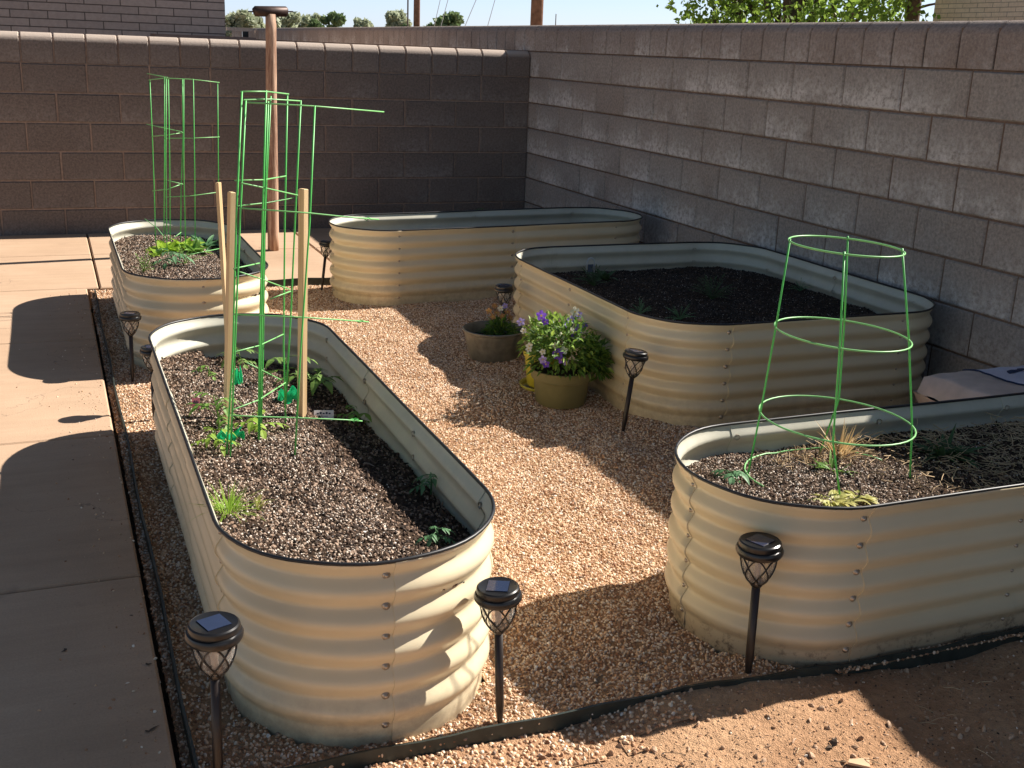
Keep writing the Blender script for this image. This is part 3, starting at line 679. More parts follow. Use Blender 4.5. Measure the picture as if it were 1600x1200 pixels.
# near trellis: three leaning ladder panels seen edge on
rootc = U(408, 680, Z=.33)
tr = empty('wire_trellis', rootc, 'unfolded green wire tomato trellis with long side arms in the nearest bed', 'trellis')
Y1, Y2, Y3, Y4, Y6 = -5.50, -5.39, -5.28, -5.22, -5.53
rods = [[(378,143,Y1+.06),(369,345,Y1+.03),(364,545,Y1),(354,712,Y1)], [(384,157,Y1+.02),(375,345,Y1),(367,545,Y1-.02),(361,690,Y1-.02)],
        [(416,141,Y2),(410,345,Y2),(405,555,Y2),(404,684,Y2)], [(423,150,Y3),(414,345,Y3),(411,555,Y3),(408,662,Y3)], [(419,158,Y2-.03),(413,345,Y2-.02),(409,500,Y2-.02),(406,650,Y2-.03)],
        [(449,146,Y4),(445,345,Y4),(443,540,Y4),(446,650,Y4)], [(470,157,Y4-.05),(461,345,Y4-.05),(454,500,Y4-.05),(448,600,Y4-.05)],
        [(492,165,Y6+.1),(484,345,Y6+.05),(476,461,Y6+.03),(470,545,Y6),(461,707,Y6)]]
ri = Vector(rootc)
for r_ in rods:
    pts = [p-ri for p in W(r_)]; pts[-1] = pts[-1]+(pts[-1]-pts[-2]).normalized()*.06
    wire_obj('upright_wire', [pts], M['wire'], tr, .0024)
bars = [[(376,143,Y1+.06),(416,143,Y2),(451,147,Y4)], [(381,156,Y1+.02),(424,155,Y3),(471,158,Y4-.05)], [(386,160,Y1),(492,166,Y6+.1),(600,175,Y6+.14)],
        [(367,282,Y1+.04),(412,281,Y2),(447,275,Y4)], [(377,286,Y1),(420,295,Y2),(465,305,Y4-.05)], [(371,322,Y1+.03),(415,317,Y3),(459,309,Y4-.05)],
        [(374,325,Y1),(484,333,Y6+.05),(541,339,Y6+.08),(592,343,Y6+.1)], [(365,420,Y1),(406,411,Y2)], [(364,491,Y1),(476,496,Y6+.03),(576,503,Y6+.08)],
        [(366,550,Y1),(405,540,Y2),(443,522,Y4)], [(362,641,Y1),(404,625,Y2),(446,598,Y4)], [(361,649,Y1-.03),(404,651,Y2-.1),(466,653,Y6),(540,656,Y6+.03),(566,658,Y6+.05)],
        [(372,424,Y1),(408,436,Y2),(452,452,Y4)], [(423,467,Y3),(454,455,Y4)], [(386,567,Y2),(440,594,Y4)]]
for l in bars: wire_obj('cross_wire', [[p-ri for p in W(l)]], M['wire_pale'], tr, .0019)
for px, py, yy in ((577,342,Y6+.1),(566,502,Y6+.08),(557,656,Y6+.04)):
    p = U(px, py, Y=yy)-ri; mb = MB()
    mb.tube([p+Vector((.010*math.cos(t*1.3)*(1+.3*math.sin(t*3))-.004, .008*math.sin(t*1.3), .0035*math.sin(t*2.1))) for t in range(9)], .0010, 5)
    mb.build('wire_twist', M['wire'], tr, smooth=True)

# far trellis on the back left bed
Yb = -2.35; rc = U(290, 376, Z=.34)
tr2 = empty('wire_trellis', rc, 'folded green wire tomato trellis standing in the back left bed', 'trellis'); ri = Vector(rc)
F = [[(234,124,-2.30),(238,215,-2.3),(241,300,-2.3),(243,374,-2.3)], [(257,121,-2.33),(257,250,-2.32),(256,374,-2.3)], [(260,123,-2.62),(259,250,-2.62),(261,395,-2.64)],
     [(263,124,-2.4),(265,250,-2.4),(266,376,-2.38)], [(285,124,-2.36),(286,210,-2.36),(283,300,-2.36),(282,375,-2.34)], [(287,124,-2.45),(287,260,-2.45),(290,380,-2.42)],
     [(302,124,-2.36),(304,260,-2.36),(305,372,-2.34)], [(340,130,-2.34),(341,250,-2.34),(342,372,-2.32)]]
for r_ in F:
    pts = [p-ri for p in W(r_)]; pts[-1] = pts[-1]+(pts[-1]-pts[-2]).normalized()*.06
    wire_obj('upright_wire', [pts], M['wire'], tr2, .0024)
B = [[(232,125,-2.3),(257,122,-2.33),(300,124,-2.36),(343,129,-2.34)], [(237,213,-2.3),(262,211,-2.4),(286,207,-2.36)], [(257,216,-2.33),(300,216,-2.36),(343,214,-2.34)],
     [(238,298,-2.3),(262,296,-2.4),(285,287,-2.36)], [(259,308,-2.33),(300,306,-2.36),(343,300,-2.34)], [(230,115,-2.2),(262,121,-2.4)], [(229,194,-2.2),(284,206,-2.4)], [(262,282,-2.4),(286,288,-2.4)],
     [(268,374,-2.4),(283,363,-2.36)], [(285,400,-2.7),(320,393,-2.6),(345,388,-2.5)], [(226,342,-2.05),(245,356,-2.2),(258,372,-2.3)]]
for l in B: wire_obj('cross_wire', [[p-ri for p in W(l)]], M['wire_pale'], tr2, .0021)

# round cage
cc = Vector((-1.70, -6.12, .33)); cage = empty('tomato_cage', cc, 'conical green wire tomato cage of three round hoops standing in the right front bed', 'cage')
def hoopc(l, r, yy): # left px, right px of a hoop, world y plane
    a = U(*l, Y=yy); b = U(*r, Y=yy+.0); return a, b
hoops = [((1234,377),(1410,392)), ((1212,512),(1420,531)), ((1188,645),(1425,665)), ((1163,765),(1422,772))]
H = []
for i, (l, r_) in enumerate(hoops):
    c = U((l[0]+r_[0])/2, (l[1]+r_[1])/2, Y=-6.12); dp = (c-CAM).dot(fw)
    a = CAM+dp*(fw+rt*((l[0]-800)/F_PX)-up*((l[1]-600)/F_PX)); b = CAM+dp*(fw+rt*((r_[0]-800)/F_PX)-up*((r_[1]-600)/F_PX))
    rad = (b-a).length/2; ax = (b-a).normalized(); yv = Vector((-ax.y, ax.x, 0)).normalized()
    H.append((c, rad, ax, yv))
    pts = [c+ax*rad*math.cos(t)+yv*rad*math.sin(t)-cc for t in [2*math.pi*k/40 for k in range(40)]]
    mb = MB()
    if i < 3: mb.tube(pts, .0025, 6, closed=True)
    else:
        pts = [p for p in pts]; pts = [Vector((p.x, p.y, soil_at(p.x+cc.x, p.y+cc.y, 'right')-cc.z+.004)) for p in pts[4:24]]
        mb.tube(pts, .0025, 6)
    mb.build('hoop', M['wire_pale'], cage, smooth=True)
for ang in (180, 73.5, 253.5, 0):
    a = R(ang); pts = []
    for c, rad, ax, yv in H[:3]: pts.append(c+ax*rad*math.cos(a)+yv*rad*math.sin(a)-cc)
    p = H[3][0]+H[3][2]*H[3][1]*math.cos(a)+Vector((0,1,0))*H[3][1]*.8*math.sin(a)-cc; p.z = -.06; pts.append(p)
    pts[0] = pts[0]+(pts[0]-pts[1]).normalized()*.006
    wire_obj('cage_leg', [pts], M['wire'], cage, .0026)

# ------------------------------------------------------------------ plants
def leaf(mb, base, d, L, wd, droop=.4, segs=4, shape=.5, fold=.15, twist=0.):
    """a bent pointed leaf: base point, direction, length, width"""
    d = Vector(d).normalized(); side = d.cross(Vector((0, 0, 1)))
    if side.length < .05: side = Vector((1, 0, 0))
    side.normalize(); upv = side.cross(d)
    side = side*math.cos(twist)+upv*math.sin(twist)
    p = Vector(base); vs = []; fs = []; q = d.copy()
    for i in range(segs+1):
        t = i/segs; wv = wd*.5*(math.sin(math.pi*min(1, t**shape*.93+.04)))
        nn = side.cross(q).normalized()
        vs += [p-side*wv+nn*fold*wv, p, p+side*wv+nn*fold*wv]
        q = (q+Vector((0, 0, -droop/segs))).normalized(); p = p+q*(L/segs)
    for i in range(segs):
        a = i*3; fs += [(a, a+1, a+4, a+3), (a+1, a+2, a+5, a+4)]
    mb.add(vs, fs)

def rdir(az, el): return Vector((math.cos(az)*math.cos(el), math.sin(az)*math.cos(el), math.sin(el)))

def tomato(loc, h, nb, label, mat='tomato', size=1., lean=(0, 0), name='tomato_seedling', cat='plant'):
    root = empty(name, loc, label, cat); mb = MB(); st = MB()
    top = Vector((lean[0], lean[1], h)); st.tube([(0,0,-.02), top*.5+Vector((.004,0,0)), top], [.0026,.0022,.0012], 6)
    for k in range(nb):
        t = .35+.65*k/max(1, nb-1); p = top*t; az = k*2.4+random.random(); L = (.055+.035*random.random())*size*(1.15-.4*t); el = R(random.uniform(5, 50))
        d = rdir(az, el); pts = [p]; q = d.copy()
        for i in range(4): q = (q+Vector((0,0,-.22))).normalized(); pts.append(pts[-1]+q*L/4)
        st.tube(pts, .0011, 4)
        for i in (2, 3):
            for s in (-1, 1):
                sd_ = (q.cross(Vector((0,0,1)))).normalized()*s; leaf(mb, pts[i], sd_+q*.6+Vector((0,0,.1)), .026*size*random.uniform(.8,1.3), .013*size, .7)
        leaf(mb, pts[4], q, .042*size, .020*size, .8)
    st.build('stem', M[mat], root, smooth=True); mb.build('leaves', M[mat], root); return root

def rosette(loc, n, L, wd, label, mat, name='lettuce_plant', el=(15, 65), droop=.8, cat='plant', spread=.03, fr=1.):
    root = empty(name, loc, label, cat); mb = MB()
    for k in range(n):
        az = random.uniform(0, 6.28); o = rdir(az, 0)*random.uniform(0, spread)
        leaf(mb, o, rdir(az+random.uniform(-.4,.4), R(random.uniform(*el))), L*random.uniform(.55, 1.15), wd*random.uniform(.7,1.2), droop*random.uniform(.5,1.4), 5, .6, .25, random.uniform(-.5,.5))
    mb.build('leaves', M[mat], root); return root

def frond(loc, n, L, label, mat, name='carrot_seedling', cat='plant'):
    root = empty(name, loc, label, cat); mb = MB(); st = MB()
    for k in range(n):
        az = random.uniform(0, 6.28); q = rdir(az, R(random.uniform(35, 80))); p = Vector((0,0,0)); pts = [p]
        ll = L*random.uniform(.6, 1.1)
        for i in range(6):
            q = (q+Vector((0,0,-.12))).normalized(); p = p+q*ll/6; pts.append(p)
            if i >= 2:
                for s in (-1, 1): leaf(mb, p, q.cross(Vector((0,0,1))).normalized()*s+q*.7, ll*.22*(1.2-i*.13), ll*.06, .3, 2)
        st.tube(pts, .0009, 4)
        leaf(mb, p, q, ll*.2, ll*.07, .2, 2)
    st.build('stem', M[mat], root); mb.build('leaves', M[mat], root); return root

def on(px, py, key, dzz=0):
    p = U(px, py, Z=BEDS[key][6])
    for _ in range(6): p = U(px, py, Z=soil_at(p.x, p.y, key)+dzz)
    return p

# nearest bed
tomato(on(449,602,'near'), .10, 6, 'tomato seedling with drooping leaves in shade by the thick right stake', size=1.25, lean=(.0,-.01))
tomato(on(487,615,'near'), .075, 5, 'pale tomato shoot arching over right of the thick stake in the nearest bed', size=1.35, lean=(.03,-.01))
tomato(on(374,572,'near'), .055, 6, 'small tomato seedling behind the left stakes at the far end of the nearest bed', size=1.0)
tomato(on(325,588,'near'), .035, 5, 'tiny tomato seedling near the far left rim of the nearest bed', size=.6, mat='greens')
tomato(on(343,674,'near'), .105, 8, 'bushy tomato seedling left of the upright stake in the nearest bed', size=.95, mat='greens', lean=(-.012,.012))
tomato(on(336,700,'near'), .05, 6, 'young tomato seedling against the left rim of the nearest bed', size=.75, mat='grass')
tomato(on(400,676,'near'), .045, 5, 'small tomato seedling at the foot of the trellis wires', size=1.0, mat='grass')
tomato(on(558,665,'near'), .045, 5, 'small bright seedling at the shadow edge right of the trellis', size=.9, mat='greens', lean=(.0,.0))
tomato(on(672,772,'near'), .06, 8, 'spindly tomato seedling in the shadow by the right rim of the nearest bed', size=.62, mat='blue_green')
tomato(on(682,850,'near'), .035, 6, 'small seedling at the near right end of the nearest bed', size=.6, mat='blue_green')
g0 = on(357,800,'near'); gr = empty('grass_tuft', g0, 'bright green tuft of fine grass by the left rim of the nearest bed', 'plant'); mb = MB()
for k in range(120):
    az = random.uniform(0, 6.28); leaf(mb, rdir(az, 0)*random.uniform(0,.028), rdir(az, R(random.uniform(25,85))), random.uniform(.035,.095), .0026, random.uniform(.3,1.5), 4, .4)
mb.build('blades', M['grass'], gr)
g0 = on(402,798,'near'); frond(g0, 8, .04, 'wispy dry seedling right of the bright grass tuft', 'yellow_green', 'wilted_seedling')
# back left bed
rosette(on(262,392,'back_left'), 26, .10, .055, 'bright yellow green lettuce at the left in the back left bed', 'lettuce')
rosette(on(288,388,'back_left'), 22, .09, .05, 'bright lettuce at the foot of the trellis in the back left bed', 'lettuce')
rosette(on(232,418,'back_left'), 0, .1, .05, 'x', 'greens') if False else frond(on(224,425,'back_left'), 16, .085, 'feathery green seedling at the near left of the back left bed', 'greens')
rosette(on(305,395,'back_left'), 24, .09, .03, 'narrow leaved green plant right of the lettuces', 'greens', 'leafy_green')
rosette(on(322,385,'back_left'), 24, .10, .028, 'blue green bushy plant at the right in the back left bed', 'blue_green', 'leafy_green')
tomato(on(268,415,'back_left'), .07, 8, 'round leaved seedling in the middle of the back left bed', 'blue_green', size=1.1)
frond(on(290,412,'back_left'), 12, .09, 'feathery plant before the lettuces in the back left bed', 'greens')
rosette(on(245,400,'back_left'), 12, .07, .02, 'thin yellow green shoots left of the lettuces', 'grass', 'leafy_green')
# long back bed
tomato(on(760,349,'back')+Vector((0,.0,.0)), .1, 8, 'single dark seedling in the long back bed', 'dim_leaf', size=1.4)
# wide bed
for x, y, n_, L_, lab in ((928,447,34,.10,'dark leafy clump at the left of the wide bed below the arched marker'), (1112,468,36,.12,'feathery dark clump in the middle of the wide bed'),
                     (1000,492,18,.07,'pale low plant near the front left rim of the wide bed'), (1062,500,20,.07,'low blue green plant by the front rim of the wide bed'),
                     (1250,455,14,.07,'small dark plant at the right of the wide bed')):
    frond(on(x, y, 'wide'), n_, L_, lab, 'dim_leaf' if n_ > 30 else 'blue_green', 'leafy_green')
rosette(on(945,436,'wide'), 16, .08, .03, 'broad leaved seedling beside the arched marker in the wide bed', 'dim_leaf', 'leafy_green')
tomato(on(876,418,'wide'), .04, 6, 'tiny pale seedling in the left corner of the wide bed', 'blue_green', size=.9)
# right front bed
tomato(on(1142,748,'right'), .02, 8, 'small green seedling at the left rim of the right front bed', 'blue_green', size=.9)
rosette(on(1312,712,'right'), 40, .10, .006, 'dried tan stalks in the middle of the tomato cage', 'dry_leaf', 'dried_plant', (30, 85), .5)
rosette(on(1300,783,'right'), 34, .055, .018, 'yellowing green plant under the near side of the tomato cage', 'yellow_green', 'yellowing_plant', (5, 50), 1.)
rosette(on(1335,778,'right'), 26, .05, .015, 'pale wilted plant at the near rim inside the tomato cage', 'yellow_green', 'yellowing_plant', (5, 40), 1.)
rosette(on(1300,735,'right'), 16, .05, .01, 'small green shoots at the centre wires of the tomato cage', 'greens', 'leafy_green')
rosette(on(1475,712,'right'), 40, .09, .02, 'dim green clump in the strawy soil right of the tomato cage', 'dim_leaf', 'leafy_green')
# straw litter in the right bed
mb = MB()
for k in range(2600):
    x = random.uniform(-1.62, -.15); 
    if random.random() > (x+1.75)/.5: continue
    y = random.uniform(-6.42, -5.90); z = soil_at(x, y, 'right')+random.uniform(.003, .028); az = random.uniform(0, 6.28); d = rdir(az, random.gauss(0, .3)); L = random.uniform(.012, .055)
    p = Vector((x, y, z)); b_ = rdir(az+1.57, 0)*random.uniform(-.25,.25)*L
    mb.tube([p, p+d*L*.5+b_*.5, p+d*L], random.uniform(.0006,.0013), 4)
for k in range(160):
    x, y = random.gauss(-1.69,.06), random.gauss(-6.0,.05); z = soil_at(x, y, 'right')+.004; d = rdir(random.uniform(0,6.28), random.uniform(-.1,.9)); L = random.uniform(.01,.04); p = Vector((x,y,z)); mb.tube([p, p+d*L], .001, 4)
tag(mb.build('straw', M['straw']), 'loose dry straw littering the right part of the right front bed', 'straw', kind='stuff')
# sparse litter on the dirt
mb = MB()
for k in range(110):
    x = random.uniform(-3.0, -.6); y = random.uniform(-7.4, -6.5); z = dz(x, y)+.004; az = random.uniform(0, 6.28); L = random.uniform(.01, .055) ; p = Vector((x,y,z)); d = rdir(az, random.uniform(-.05,.25))
    mb.tube([p, p+d*L*.5+Vector((0,0,.003)), p+d*L], .0009, 4)
tag(mb.build('twigs', M['straw']), 'scattered dry twigs and stalks lying on the dirt in front', 'twigs', kind='stuff')
for px, py, s, lab in ((1342,1190,.022,'pale split wood chip on the dirt at the bottom right'),):
    p = U(px, py, Z=-.03); mb = MB(); mb.box((-s,-s*.45,0), (s,s*.45,.006)); mb.v = [(x+.3*y, y+.2*x*(1 if y > 0 else -1), z) for x, y, z in mb.v]
    o = mb.build('wood_chip', M['wood_chip']); o.location = p; o.location.z = dz(p.x, p.y)+.002; o.rotation_euler = (.1, .05, -.4); tag(o, lab, 'wood chip')
for px, py, lab in ((1301,1168,'dry brown leaf standing on the sunlit dirt'), (935,1070,'small dry leaf on the gravel by the front edging')):
    p = U(px, py, Z=-.03 if py > 1100 else 0); mb = MB(); leaf(mb, (0,0,0), (.3,.2,.9), .022, .016, 1.2); leaf(mb, (0,0,0), (-.6,.1,.4), .018, .012, 1.2)
    o = mb.build('dry_leaf', M['bark_trunk']); o.location = p; o.location.z = dz(p.x, p.y) if py > 1100 else .004; tag(o, lab, 'leaf')
for px, py, ro_ in ((232,1145,.7), (104,1017,2.), (230,1040,.3)):
    p = U(px, py, Z=.022); mb = MB(); leaf(mb, (0,0,.002), (1,0,.15), .030 if px == 232 else .012, .007, .3); leaf(mb, (0,0,.002), (.2,1,.1), .012, .006, .3)
    o = mb.build('dry_leaf', M['bark_trunk']); o.location = p; o.rotation_euler.z = ro_
    tag(o, {232: 'thin curled dry leaf on the near patio slab', 104: 'small dark crumb of leaf on the patio slab at the left', 230: 'small dry leaf fragment on the middle of the near patio slab'}[px], 'leaf')

mb = MB()
for k in range(70):
    x = random.uniform(-3.2, -1.5); y = random.uniform(-6.35, -2.6)
    if in_bed(x, y, .02): continue
    z = gz(x, y)+.008; d = rdir(random.uniform(0, 6.28), random.uniform(-.1, .3)); L = random.uniform(.008, .035)
    if k % 3: mb.tube([(x, y, z), Vector((x, y, z))+d*L], .0009, 4)
    else: leaf(mb, (x, y, z), d, L*.7, .008, .8, 3)
tag(mb.build('leaf_litter', M['dry_leaf']), 'few dry stalks and leaf bits lying on the pea gravel', 'litter', kind='stuff')
# green plastic plant ties
def tie(px, py, key, sx, sz, label, rot=0.):
    p = on(px, py, key); mb = MB(); n = 22
    vs = []
    for i in range(n+1):
        a = i/n*math.pi*1.7+rot; r1 = 1+.12*math.sin(i*1.1)
        x = sx*math.cos(a)*r1; y = sx*.6*math.sin(a); zc = .022+.01*math.sin(i*1.1)
        for j in range(4):
            f = j/3; rr = 1+.35*math.sin(f*3.1+i*.9)
            vs.append((x*rr, y*rr, zc+(f-.5)*sz*(1+.25*math.sin(i*.8))+.003*math.sin(i*1.3+j*2)))
    fs = [(i*4+j, (i+1)*4+j, (i+1)*4+j+1, i*4+j+1) for i in range(n) for j in range(3)]
    mb.add(vs, fs); o = mb.build('plant_tie', M['tie'], smooth=True); o.location = p; o.modifiers.new('soft', 'SUBSURF').levels = 1; o.modifiers['soft'].render_levels = 2; tag(o, label, 'plant tie', 'shiny green plastic ties in the nearest bed')
tie(372,600,'near', .012, .05, 'shiny green plastic tie right of the left wooden stakes')
tie(452,628,'near', .030, .030, 'shiny green plastic tie loop at the foot of the thick right stake', .6)
tie(362,692,'near', .030, .022, 'shiny green plastic tie curled on the soil at the upright left stake', 2.4)

# plant labels
def label_tag(p, wd, ht, label, tilt=-.35, rz=0, mat='white_tag', name='plant_label'):
    root = empty(name, p, label, 'plant label', rz=rz); root.rotation_euler.x = tilt
    mb = MB(); mb.box((-wd/2,-.0008,.0), (wd/2,.0008,ht)); mb.box((-wd*.12,-.0006,-.05), (wd*.12,.0006,0)); mb.build('label_plate', M[mat], root)
    ink = MB()
    for k in range(5):
        x = -wd*.36+k*wd*.15; ink.box((x,-.0014,ht*.52), (x+wd*.1,-.0009,ht*(.68+.1*(k % 2))))
    ink.box((-wd*.3,-.0014,ht*.25), (wd*.2,-.0009,ht*.31)); ink.build('lettering', M['ink'], root); return root
label_tag(on(506,654,'near'), .060, .026, 'white plant label with dark writing right of the trellis in the nearest bed', -.5, -.25)
label_tag(on(1450,662,'right'), .045, .032, 'white plant label at the back rim of the right front bed', -.1, -.3)
label_tag(on(306,640,'near'), .022, .035, 'small pink and white plant label by the left rim of the nearest bed', -.4, -.2, 'pink_tag')
# arched marker
p = on(922,428,'wide'); root = empty('garden_marker', p, 'pale arched metal marker standing at the back of the wide bed', 'marker'); mb = MB()
pts = [(-.022,0,-.04),(-.022,0,.055)] + [(.022*-math.cos(R(a)), 0, .055+.028*math.sin(R(a))) for a in (30,60,90,120,150)] + [(.022,0,.055),(.022,0,-.04)]
mb.tube(pts, .0036, 6); mb.build('wire_frame', M['tin_tag'], root, smooth=True)
mb = MB(); mb.box((-.015,-.001,.0), (.015,.001,.05)); mb.build('plate', plain('blue_grey_plate', (.10,.12,.17), .4), root)

# ------------------------------------------------------------------ pots
def flower(mb_sets, c, nrm, r, petal, face=True):
    n = Vector(nrm).normalized(); a = n.orthogonal().normalized(); b = n.cross(a)
    for k in range(5):
        t = 2*math.pi*k/5+.3; d = a*math.cos(t)+b*math.sin(t); s = n.cross(d); mb = mb_sets[petal if k < 3 else petal]
        c0 = Vector(c)+d*r*.12; vs = [c0, c0+d*r*.35-s*r*.42+n*r*.1, c0+d*r*.85-s*r*.36+n*.12*r, c0+d*r*1.02+n*.02*r, c0+d*r*.85+s*r*.36+n*.12*r, c0+d*r*.35+s*r*.42+n*r*.1]
        mb.add(vs, [(0,1,2,3), (0,3,4,5)])
    e = mb_sets['eye']; vs = [Vector(c)+n*r*.16+(a*math.cos(t)+b*math.sin(t))*r*.2 for t in [2*math.pi*k/6 for k in range(6)]]; e.add(vs, [tuple(range(6))])

def pot(loc, prof, mat, label, name='flower_pot', sx=1, seg=36, soilz=None, soilr=None, saucer=None, cat='pot'):
    root = empty(name, loc, label, cat); mb = MB(); mb.lathe(prof, seg, sx=sx, cap0=True); o = mb.build('pot_body', M[mat], root, smooth=True); sharp(o, 40)
    s = MB(); s.lathe([(.001, soilz), (soilr*.5, soilz+.004), (soilr, soilz-.002)], 20, sx=sx); s.build('soil', M['soil_base'], root)
    if saucer: s = MB(); s.lathe(saucer, seg, cap0=True); s.build('saucer', M[mat], root, smooth=True)
    return root

def bouquet(loc, n, rx, rz, zc, flowers, label, mats=('pansy_leaf', 'pansy_lit'), name='pansy_plant', lit=.22, trail=None):
    root = empty(name, loc, label, 'flowers'); a = MB(); b = MB()
    for k in range(n):
        d = rdir(random.uniform(0, 6.28), math.asin(random.uniform(-.35, 1))); rr = random.uniform(.25, 1)**.6
        p = Vector((d.x*rx*rr, d.y*rx*rr, zc+d.z*rz*rr))
        if trail and k % 3 == 0: p = Vector((trail[0]+d.x*.055*rr, trail[1]+d.y*.07*rr, trail[2]+d.z*.12*rr-.02))
        leaf(b if random.random() < lit else a, p, d+Vector((random.gauss(0,.5), random.gauss(0,.5), random.gauss(.1,.5))), random.uniform(.018,.042), random.uniform(.008,.017), .6, 3, .6, .3, random.uniform(-1,1))
    st = MB(); sets = {k: MB() for k in ('violet','lilac','cream','orange','eye')}
    for (fx_, fy_, fz_, r_, kind) in flowers:
        p = Vector((fx_, fy_, fz_)); st.tube([Vector((fx_*.3, fy_*.3, zc)), p*.5+Vector((0,0,zc*.4+.02)), p], .0012, 4)
        flower(sets, p, Vector((-.35+random.gauss(0,.25), -.8, .45+random.gauss(0,.25))), r_, kind)
    st.build('stems', M['pansy_leaf'], root); a.build('leaves', M[mats[0]], root); b.build('lit_leaves', M[mats[1]], root)  # second leaf mesh carries the painted sunlit colour
    for k, mm in (('violet','violet'),('lilac','lilac'),('cream','cream_petal'),('orange','orange_petal'),('eye','flower_eye')):
        if sets[k].v: sets[k].build('petals' if k != 'eye' else 'flower_eyes', M[mm], root)
    return root
# olive pot
c = U(879, 640, Z=0)+Vector((.04, .108, 0)); c.z = -.004
pot(c, [(.098,0),(.104,.01),(.113,.09),(.118,.105),(.125,.108),(.130,.140),(.131,.146),(.126,.147),(.121,.14),(.117,.11)], 'olive', 'olive green plastic pot of pansies on the gravel in front of the wide bed', soilz=.125, soilr=.118)
fl = []
def fpx(px, py, dy): 
    p = U(px, py, Y=c.y+dy)-c; return (p.x, p.y, p.z)
for px, py, dy, r_, k in ((846,493,0,.020,'violet'),(852,503,-.02,.014,'violet'),(898,487,.05,.020,'cream'),(904,492,.05,.016,'lilac'),(893,500,.03,.018,'lilac'),(886,507,.02,.014,'violet'),
                          (905,514,.03,.020,'lilac'),(898,520,.0,.019,'violet'),(902,528,0,.016,'cream'),(892,517,0,.015,'cream'),(880,524,.0,.018,'cream'),(872,553,-.10,.022,'violet'),(880,548,-.09,.018,'cream'),
                          (878,562,-.11,.016,'violet'),(848,562,-.10,.015,'lilac'),(853,569,-.11,.014,'violet'),(814,503,0,.016,'lilac'),(818,517,0,.012,'cream'),(827,541,-.02,.014,'cream'),(848,550,-.08,.012,'cream'),
                          (884,566,-.11,.012,'lilac'),(913,508,.04,.014,'violet'),(868,540,-.06,.012,'cream'),(826,546,-.03,.012,'cream')):
    fl.append((*fpx(px, py, dy), r_, k))
bouquet(c, 1500, .145, .16, .20, fl, 'tall mass of violet and cream pansies spilling from the olive pot', trail=(.13, -.03, .17))
# yellow pot half hidden behind
c2 = Vector(c)+Vector((.015, .19, 0)); c2.z = 0
pot(c2, [(.075,.012),(.08,.02),(.092,.14),(.099,.143),(.1,.165),(.096,.166),(.09,.15)], 'yellow', 'yellow pot with saucer half hidden behind the olive pot', soilz=.15, soilr=.09,
    saucer=[(.09,0),(.105,.004),(.112,.02),(.109,.021),(.1,.008)])
fl2 = []
bouquet(c2, 520, .11, .12, .20, fl2, 'bright green leafy plant in the yellow pot behind the pansies', lit=.85)
# tin tub
c3 = U(772, 567, Z=0)+Vector((.04, .115, 0)); c3.z = -.004
pot(c3, [(.112,0),(.116,.012),(.138,.122),(.145,.127),(.147,.135),(.143,.138),(.136,.13),(.125,.07)], 'galv', 'tarnished round tin tub with small pansies, left of the olive pot', 'tin_tub', soilz=.092, soilr=.128, cat='tub')
fl3 = []
for px, py, dy, k in ((764,486,0,'orange'),(773,478,.02,'orange'),(776,489,.0,'orange'),(782,482,.02,'cream'),(785,494,0,'orange'),(793,488,.03,'orange'),(770,495,-.02,'orange'),(797,497,.02,'orange'),(789,478,.03,'lilac')):
    p = U(px, py, Y=c3.y+dy)-c3; fl3.append((p.x, p.y, p.z, .0135, k))
bouquet(Vector(c3)+Vector((.03,0,0)), 420, .085, .075, .10, [(a-.03, b_, z_, r_, k_) for a, b_, z_, r_, k_ in fl3], 'low orange brown pansies growing in the tin tub', lit=.08)

